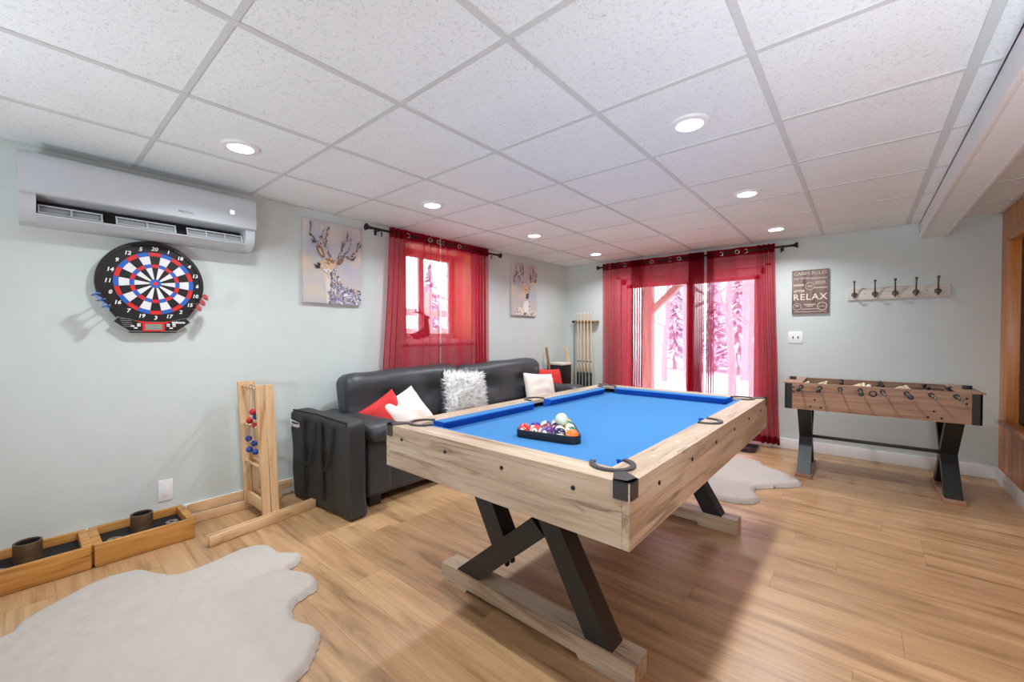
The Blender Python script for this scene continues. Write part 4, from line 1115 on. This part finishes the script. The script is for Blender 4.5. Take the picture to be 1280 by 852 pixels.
# ================================================================== SIGN
sg = thing('wall_sign', 'brown wooden sign headed CABIN RULES with large RELAX on the far wall', 'sign', (-.407, YB, 1.628))
MB().box((0, -.012, 0), (.302, .024, .44), .002).build('board', M['signwood'], sg)
def st_(body, size, x, z, mt=M['signpaint'], align='CENTER', sp=1, off=.0008):
    text('lettering', body, size, mt, sg, T((x, -.0245, z)) @ BACKW, align, 0, .0003, sp, off)
st_('CABIN RULES', .046, 0, .185, M['signfaint']); st_('NAP OFTEN', .026, -.07, .135, M['signfaint'])
st_('READ', .03, -.09, .10, M['signfaint']) if False else None
st_('BEER', .042, .085, .085, M['signfaint']); st_('AFTER', .034, -.088, .008); st_('RELAX', .088, 0, -.055, M['signpaint'], sp=1.12, off=.0012)
for (cx, cz, r) in ((0, .055, .04), (-.105, -.15, .036), (.1, -.15, .04)):
    MB().ring(arc(cx, cz, r, 0, 345, 23), arc(cx, cz, r - .005, 0, 345, 23), .0242, .0248, BACKW).build('emblem', M['signfaint'] if cx <= 0 else M['signpaint'], sg, smooth=False)
for (x0, z0, w, h) in ((.07, .135, .13, .008), (.07, .122, .13, .004), (-.095, .07, .09, .02), (.085, .035, .11, .012), (0, -.13, .10, .012), (0, -.145, .05, .01), (0, -.175, .14, .008), (0, -.202, .26, .006), (.1, -.15, .05, .007), (-.105, -.14, .03, .012), (0, .055, .04, .01)):
    MB().box((x0, -.0245, z0), (w, .0008, h)).build('printed_line', M['signfaint'], sg, smooth=False)

# ================================================================== COAT HOOK RACK
hk = thing('coat_rack', 'whitewashed board with five iron coat hooks on the far wall', 'coat rack', (.233, YB, 1.578))
MB().box((0, -.009, 0), (.69, .018, .112), .003).build('board', M['rackwhite'], hk)
for xx in (-.293, -.145, -.007, .13, .267):
    h_ = MB().lathe([(0, 0), (.021, 0), (.023, .006), (.017, .014), (0, .016)], 16, T((xx, -.018, -.005)) @ align_z((0, -1, 0))).build('hook', M['hook'], hk)
    MB().tube([(xx, -.03, -.002), (xx, -.045, .02), (xx, -.06, .075), (xx, -.075, .108)], [.009, .006, .005, .005], 8).sphere((xx, -.078, .113), .011, 10, 8).build('upper_prong', M['hook'], h_)
    MB().tube([(xx, -.03, -.01), (xx, -.045, -.035), (xx, -.062, -.04), (xx, -.072, -.02)], [.009, .006, .005, .005], 8).sphere((xx, -.073, -.015), .009, 10, 8).build('lower_prong', M['hook'], h_)
for xx in (-.22, .2): MB().lathe([(0, 0), (.005, 0), (.005, .002), (0, .003)], 8, T((xx, -.018, 0)) @ align_z((0, -1, 0))).build('screw', M['hook'], hk)

# ================================================================== FOOSBALL TABLE
ft = thing('foosball_table', 'foosball table in brown laminate on black crossed legs before the far wall', 'foosball table', (.062, 4.49, 0), rad(1.2))
FW, FD = .565, .285
for sy in (-1, 1): MB().box((0, sy * (FD - .011), .68), (2 * FW - .05, .022, .214)).build('side_panel', M['walnut'], ft, smooth=False)
for sx in (-1, 1): MB().box((sx * (FW - .028), 0, .68), (.022, 2 * FD - .05, .214)).build('end_panel', M['walnut'], ft, smooth=False)
for sy in (-1, 1): MB().box((0, sy * (FD - .014), .7895), (2 * FW - .16, .03, .007), .002).build('top_rim', M['walnut'], ft)
for sx in (-1, 1): MB().box((sx * (FW - .05), 0, .7895), (.135, 2 * FD + .004, .008), .002).build('end_rail', M['walnut'], ft)
MB().box((0, 0, .69), (2 * FW - .06, 2 * FD - .04, .01)).build('playfield', plain('dark_field', (70, 52, 42), .5), ft, smooth=False)
for sx in (-1, 1):
    for sy in (-1, 1):
        x0, y0 = sx * FW, sy * FD
        MB().prism([(x0 - sx * .05, y0 + sy * .002), (x0 - sx * .012, y0 + sy * .002), (x0 + sx * .003, y0 - sy * .015), (x0 + sx * .003, y0 - sy * .05), (x0 - sx * .015, y0 - sy * .05), (x0 - sx * .05, y0 - sy * .015)], .572, .785).build('corner_guard', M['black'], ft)
    MB().box((sx * (FW - .03), 0 if sx > 0 else .02, .806), (.05, .03, .026), .004).build('score_counter', M['black'], ft)
rodx = [-.452, -.327, -.197, -.075, .055, .187, .315, .44]
men = [(1, 0), (2, 0), (3, 1), (5, 0), (5, 1), (3, 0), (2, 1), (1, 1)]
for xq, (nm, col) in zip(rodx, men):
    rd = MB().tube([(xq, -FD - .19, .762), (xq, FD + .12, .762)], .0065, 10).build('rod', M['steel'], ft)
    hy = -FD - .19 if not col else FD + .12; sgn = -1 if not col else 1
    MB().tube([(xq, hy + sgn * 0, .762), (xq, hy + sgn * .015, .762), (xq, hy + sgn * .08, .762), (xq, hy + sgn * .09, .762)], [.013, .016, .0155, .010], 12).build('handle', M['black'], rd)
    oy = FD + .12 if not col else -FD - .19
    MB().tube([(xq, oy - .012 * (1 if oy > 0 else -1), .762), (xq, oy, .762)], .010, 10).build('end_cap', M['black'], rd)
    for sy in (-1, 1): MB().tube([(xq, sy * (FD - .001), .762), (xq, sy * (FD + .008), .762)], [.017, .014], 12).build('bearing', M['black'], rd)
    tilt = rad(70) if col == 0 else rad(12)
    for k in range(nm):
        yq = (k - (nm - 1) / 2) * (.40 / max(nm, 1.6))
        p = MB(); mt = T((xq, yq, .762)) @ R(tilt, 'Y')
        p.rbox((0, 0, -.005), (.02, .026, .05), .007, 3, None, mt); p.sphere((0, 0, .032), .0125, 10, 8, mt)
        p.rbox((0, 0, -.045), (.014, .02, .04), .005, 3, None, mt); p.box((.003, 0, -.066), (.02, .022, .012), .003, mt)
        p.build('player', M['black'] if col else M['cream_man'], rd)
MB().lathe([(.020, 0), (.024, .003), (.018, .006), (.016, .002), (.013, -.012), (0, -.014)], 20, T((.0, -FD, .742)) @ align_z((0, -1, 0))).build('ball_entry', M['black'], ft)
o = MB().sphere((.045, 4.30, .787), .017, 16, 12).build('foosball', M['print_white']); tag(o, 'small white foosball resting at the near rim of the foosball table', 'ball')
for xq in (-.52, .505):
    for dx, dz in ((-.0, .745), (0, .69)) if False else (): pass
for xq, zq in ((-.505, .752), (-.505, .715), (.49, .752), (.49, .715), (-.36, .66), (-.39, .60), (-.32, .60), (.33, .645), (.30, .60), (.37, .60)):
    MB().lathe([(0, 0), (.007, 0), (.007, .003), (0, .003)], 10, T((xq, -FD, zq)) @ align_z((0, -1, 0))).build('bolt', M['rubber'], ft)
text('lettering', 'Triumph', .05, plain('burnt_lettering', (146, 108, 84), .6), ft, T((.165, -FD - .0004, .70)) @ BACKW)
for xq in (-.433, .441):
    for k in (0, 1):
        d = 1 if k == 0 else -1; e = .0006 * k
        pl = [(d * -.262, .575), (d * -.19, .575), (d * .262, .03), (d * .19, .03)]
        MB().prism(pl, xq - .047 + e, xq + .047 - e, 'X').build('leg', M['legblack'], ft, smooth=False)
    MB().box((xq, 0, .015), (.118, .58, .03), .004).build('foot', M['walnut'], ft)
MB().box((0, 0, .305), (.80, .024, .024), .003).build('stretcher', M['black'], ft)

# ================================================================== BOOT TRAY
tr = thing('boot_tray', 'glossy black tray lying on the floor under the door curtain', 'tray', (-1.25, 4.88, 0))
def rr(w, h, r): return arc(w - r, h - r, r, 0, 90, 6) + arc(-w + r, h - r, r, 90, 180, 6) + arc(-w + r, -h + r, r, 180, 270, 6) + arc(w - r, -h + r, r, 270, 360, 6)
MB().prism(rr(.44, .15, .06), .001, .008).build('base', M['mat_black'], tr)
MB().ring(rr(.44, .15, .06), rr(.425, .135, .05), .008, .028).build('rim', M['mat_black'], tr)

# ================================================================== OUTDOORS
gnd = MB(); rows = []
for j in range(40):
    rows.append([(-26 + i * 1.2, -14 + j * 1.2, -.12 + .25 * mnoise.noise(Vector((i * .3, j * .3, 0))) * (1 if (j > 19 or i < 17) else 0) - .02) for i in range(40)])
gnd.grid(rows); gnd = tag(gnd.build('snow_ground', M['snow'], angle=3), 'snow covered ground outside the glass door', kind='structure')
gnd.location.z = -.1
def tree(x, y, h, r, label, seed):
    rs = random.Random(seed); t = thing('bare_tree', label, 'tree', (x, y, -.35), 0, 'bare trees in the snow outside')
    lean = rs.uniform(-.25, .25); pts = [(lean * k / 6 * h * .2 + rs.uniform(-.04, .04), rs.uniform(-.05, .05), h * k / 6) for k in range(7)]
    MB().tube(pts, [.72 * r * (1 - .12 * k) for k in range(7)], 9).build('trunk', M['bark'], t)
    for k in range(12):
        z = rs.uniform(.25, .95) * h; a = rs.uniform(0, 6.28); L = rs.uniform(.5, 1.6); i = int(z / h * 6)
        p = Vector(pts[i]).lerp(Vector(pts[min(6, i + 1)]), z / h * 6 - i)
        q1 = p + Vector((cos(a) * L * .5, sin(a) * L * .5, L * .25)); q2 = p + Vector((cos(a) * L, sin(a) * L, L * .7))
        MB().tube([p, q1, q2], [r * .3, r * .18, r * .05], 6).build('branch', M['bark'], t)
def evergreen(x, y, h, w, label, seed):
    rs = random.Random(seed); t = thing('evergreen', label, 'tree', (x, y, -.35), 0, 'evergreens in the snow outside')
    MB().tube([(0, 0, 0), (0, 0, h)], [w * .08, .01], 8).build('trunk', M['bark'], t)
    vs, fs, vs2, fs2 = [], [], [], []
    for k in range(900):
        f = rs.random() ** .7; z = h * (.1 + .9 * f); a = rs.uniform(0, 6.28); L = w * (1.05 - f) * rs.uniform(.6, 1)
        d = Vector((cos(a), sin(a), -.35)); s_ = Vector((-sin(a), cos(a), 0)) * .06; p = Vector((0, 0, z))
        e = p + d * L; m_ = p + d * L * .45
        V, F = (vs, fs) if k % 5 else (vs2, fs2)
        n0 = len(V); V += [tuple(m_ - s_), tuple(e), tuple(m_ + s_), tuple(p)]; F.append((n0, n0 + 1, n0 + 2, n0 + 3))
    for nm, V, F, mm in (('needles', vs, fs, M['needle']), ('snow_clumps', vs2, fs2, M['snow'])):
        me = bpy.data.meshes.new(nm); me.from_pydata(V, [], F); me.materials.append(mm); o = bpy.data.objects.new(nm, me); C.objects.link(o); o.parent = t; o['kind'] = 'stuff'
places = ['left', 'middle', 'right']
tree(-3.2, 10.4, 5.5, .12, 'slim bare tree seen through the left door pane', 1)
tree(-4.75, 13.0, 6.5, .14, 'bare tree standing further back left of the left door pane', 2)
tree(-2.15, 10.0, 6.0, .13, 'bare tree at the left of the right door pane', 3)
tree(-1.80, 10.6, 6.2, .17, 'thick bare tree at the right of the right door pane', 4)
tree(-3.0, 15.5, 7.0, .2, 'far bare tree between the two door panes', 5)
tree(-6.5, 6.2, 5.0, .10, 'slim bare tree outside the left window', 6)
tree(-9.0, 8.2, 6.0, .14, 'bare tree far outside the left window', 7)
for k, (x, y, h, w, lab) in enumerate(((-5.9, 17.5, 4.4, 1.5, 'snowy evergreen at the far left of the left door pane'), (-4.6, 18.2, 3.6, 1.4, 'low snowy evergreen in the middle of the left door pane'),
        (-3.5, 17.2, 4.8, 1.5, 'tall snowy evergreen behind the middle door stile'), (-2.3, 18.0, 4.0, 1.5, 'snowy evergreen behind the thick bare tree at the right'),
        (-5.2, 20.5, 5.5, 1.9, 'largest snowy evergreen at the back left'), (-3.9, 21.0, 5.2, 1.9, 'snowy evergreen at the back behind the middle stile'), (-2.8, 20.8, 5.6, 1.9, 'snowy evergreen at the back right'),
        (-11.5, 9.2, 4.0, 1.6, 'snowy evergreen outside the left window'))):
    evergreen(x, y, h, w, lab, 11 + k)
pf = thing('porch_frame', 'dark timber porch post with diagonal brace outside the glass door', 'porch', (0, 0, 0))
MB().box((-2.90, 7.2, .95), (.17, .17, 2.4), .008).build('post', M['porch'], pf)
MB().box((0, 0, 0), (.10, .12, .95), .006, T((-2.56, 7.2, 1.86)) @ R(rad(48), 'Y')).build('brace', M['porch'], pf)
MB().box((-2.2, 7.2, 2.25), (4.4, .17, .24), .008).build('beam', M['porch'], pf)
MB().box((-2.2, 6.35, 2.42), (4.4, 1.9, .06), .008).build('soffit', M['porch'], pf)
fn = thing('snowy_fence', 'grey board fence outside the left window', 'fence', (-5.6, 4.4, -.3))
for k in range(4): MB().box((0, 0, .9 + k * .32), (.04, 4.2, .12), .004).build('rail_board', M['siding'], fn)
for k in range(3): MB().box((.05, -2 + k * 2.0, 1.0), (.1, .1, 2.4), .005).build('post', M['siding'], fn)
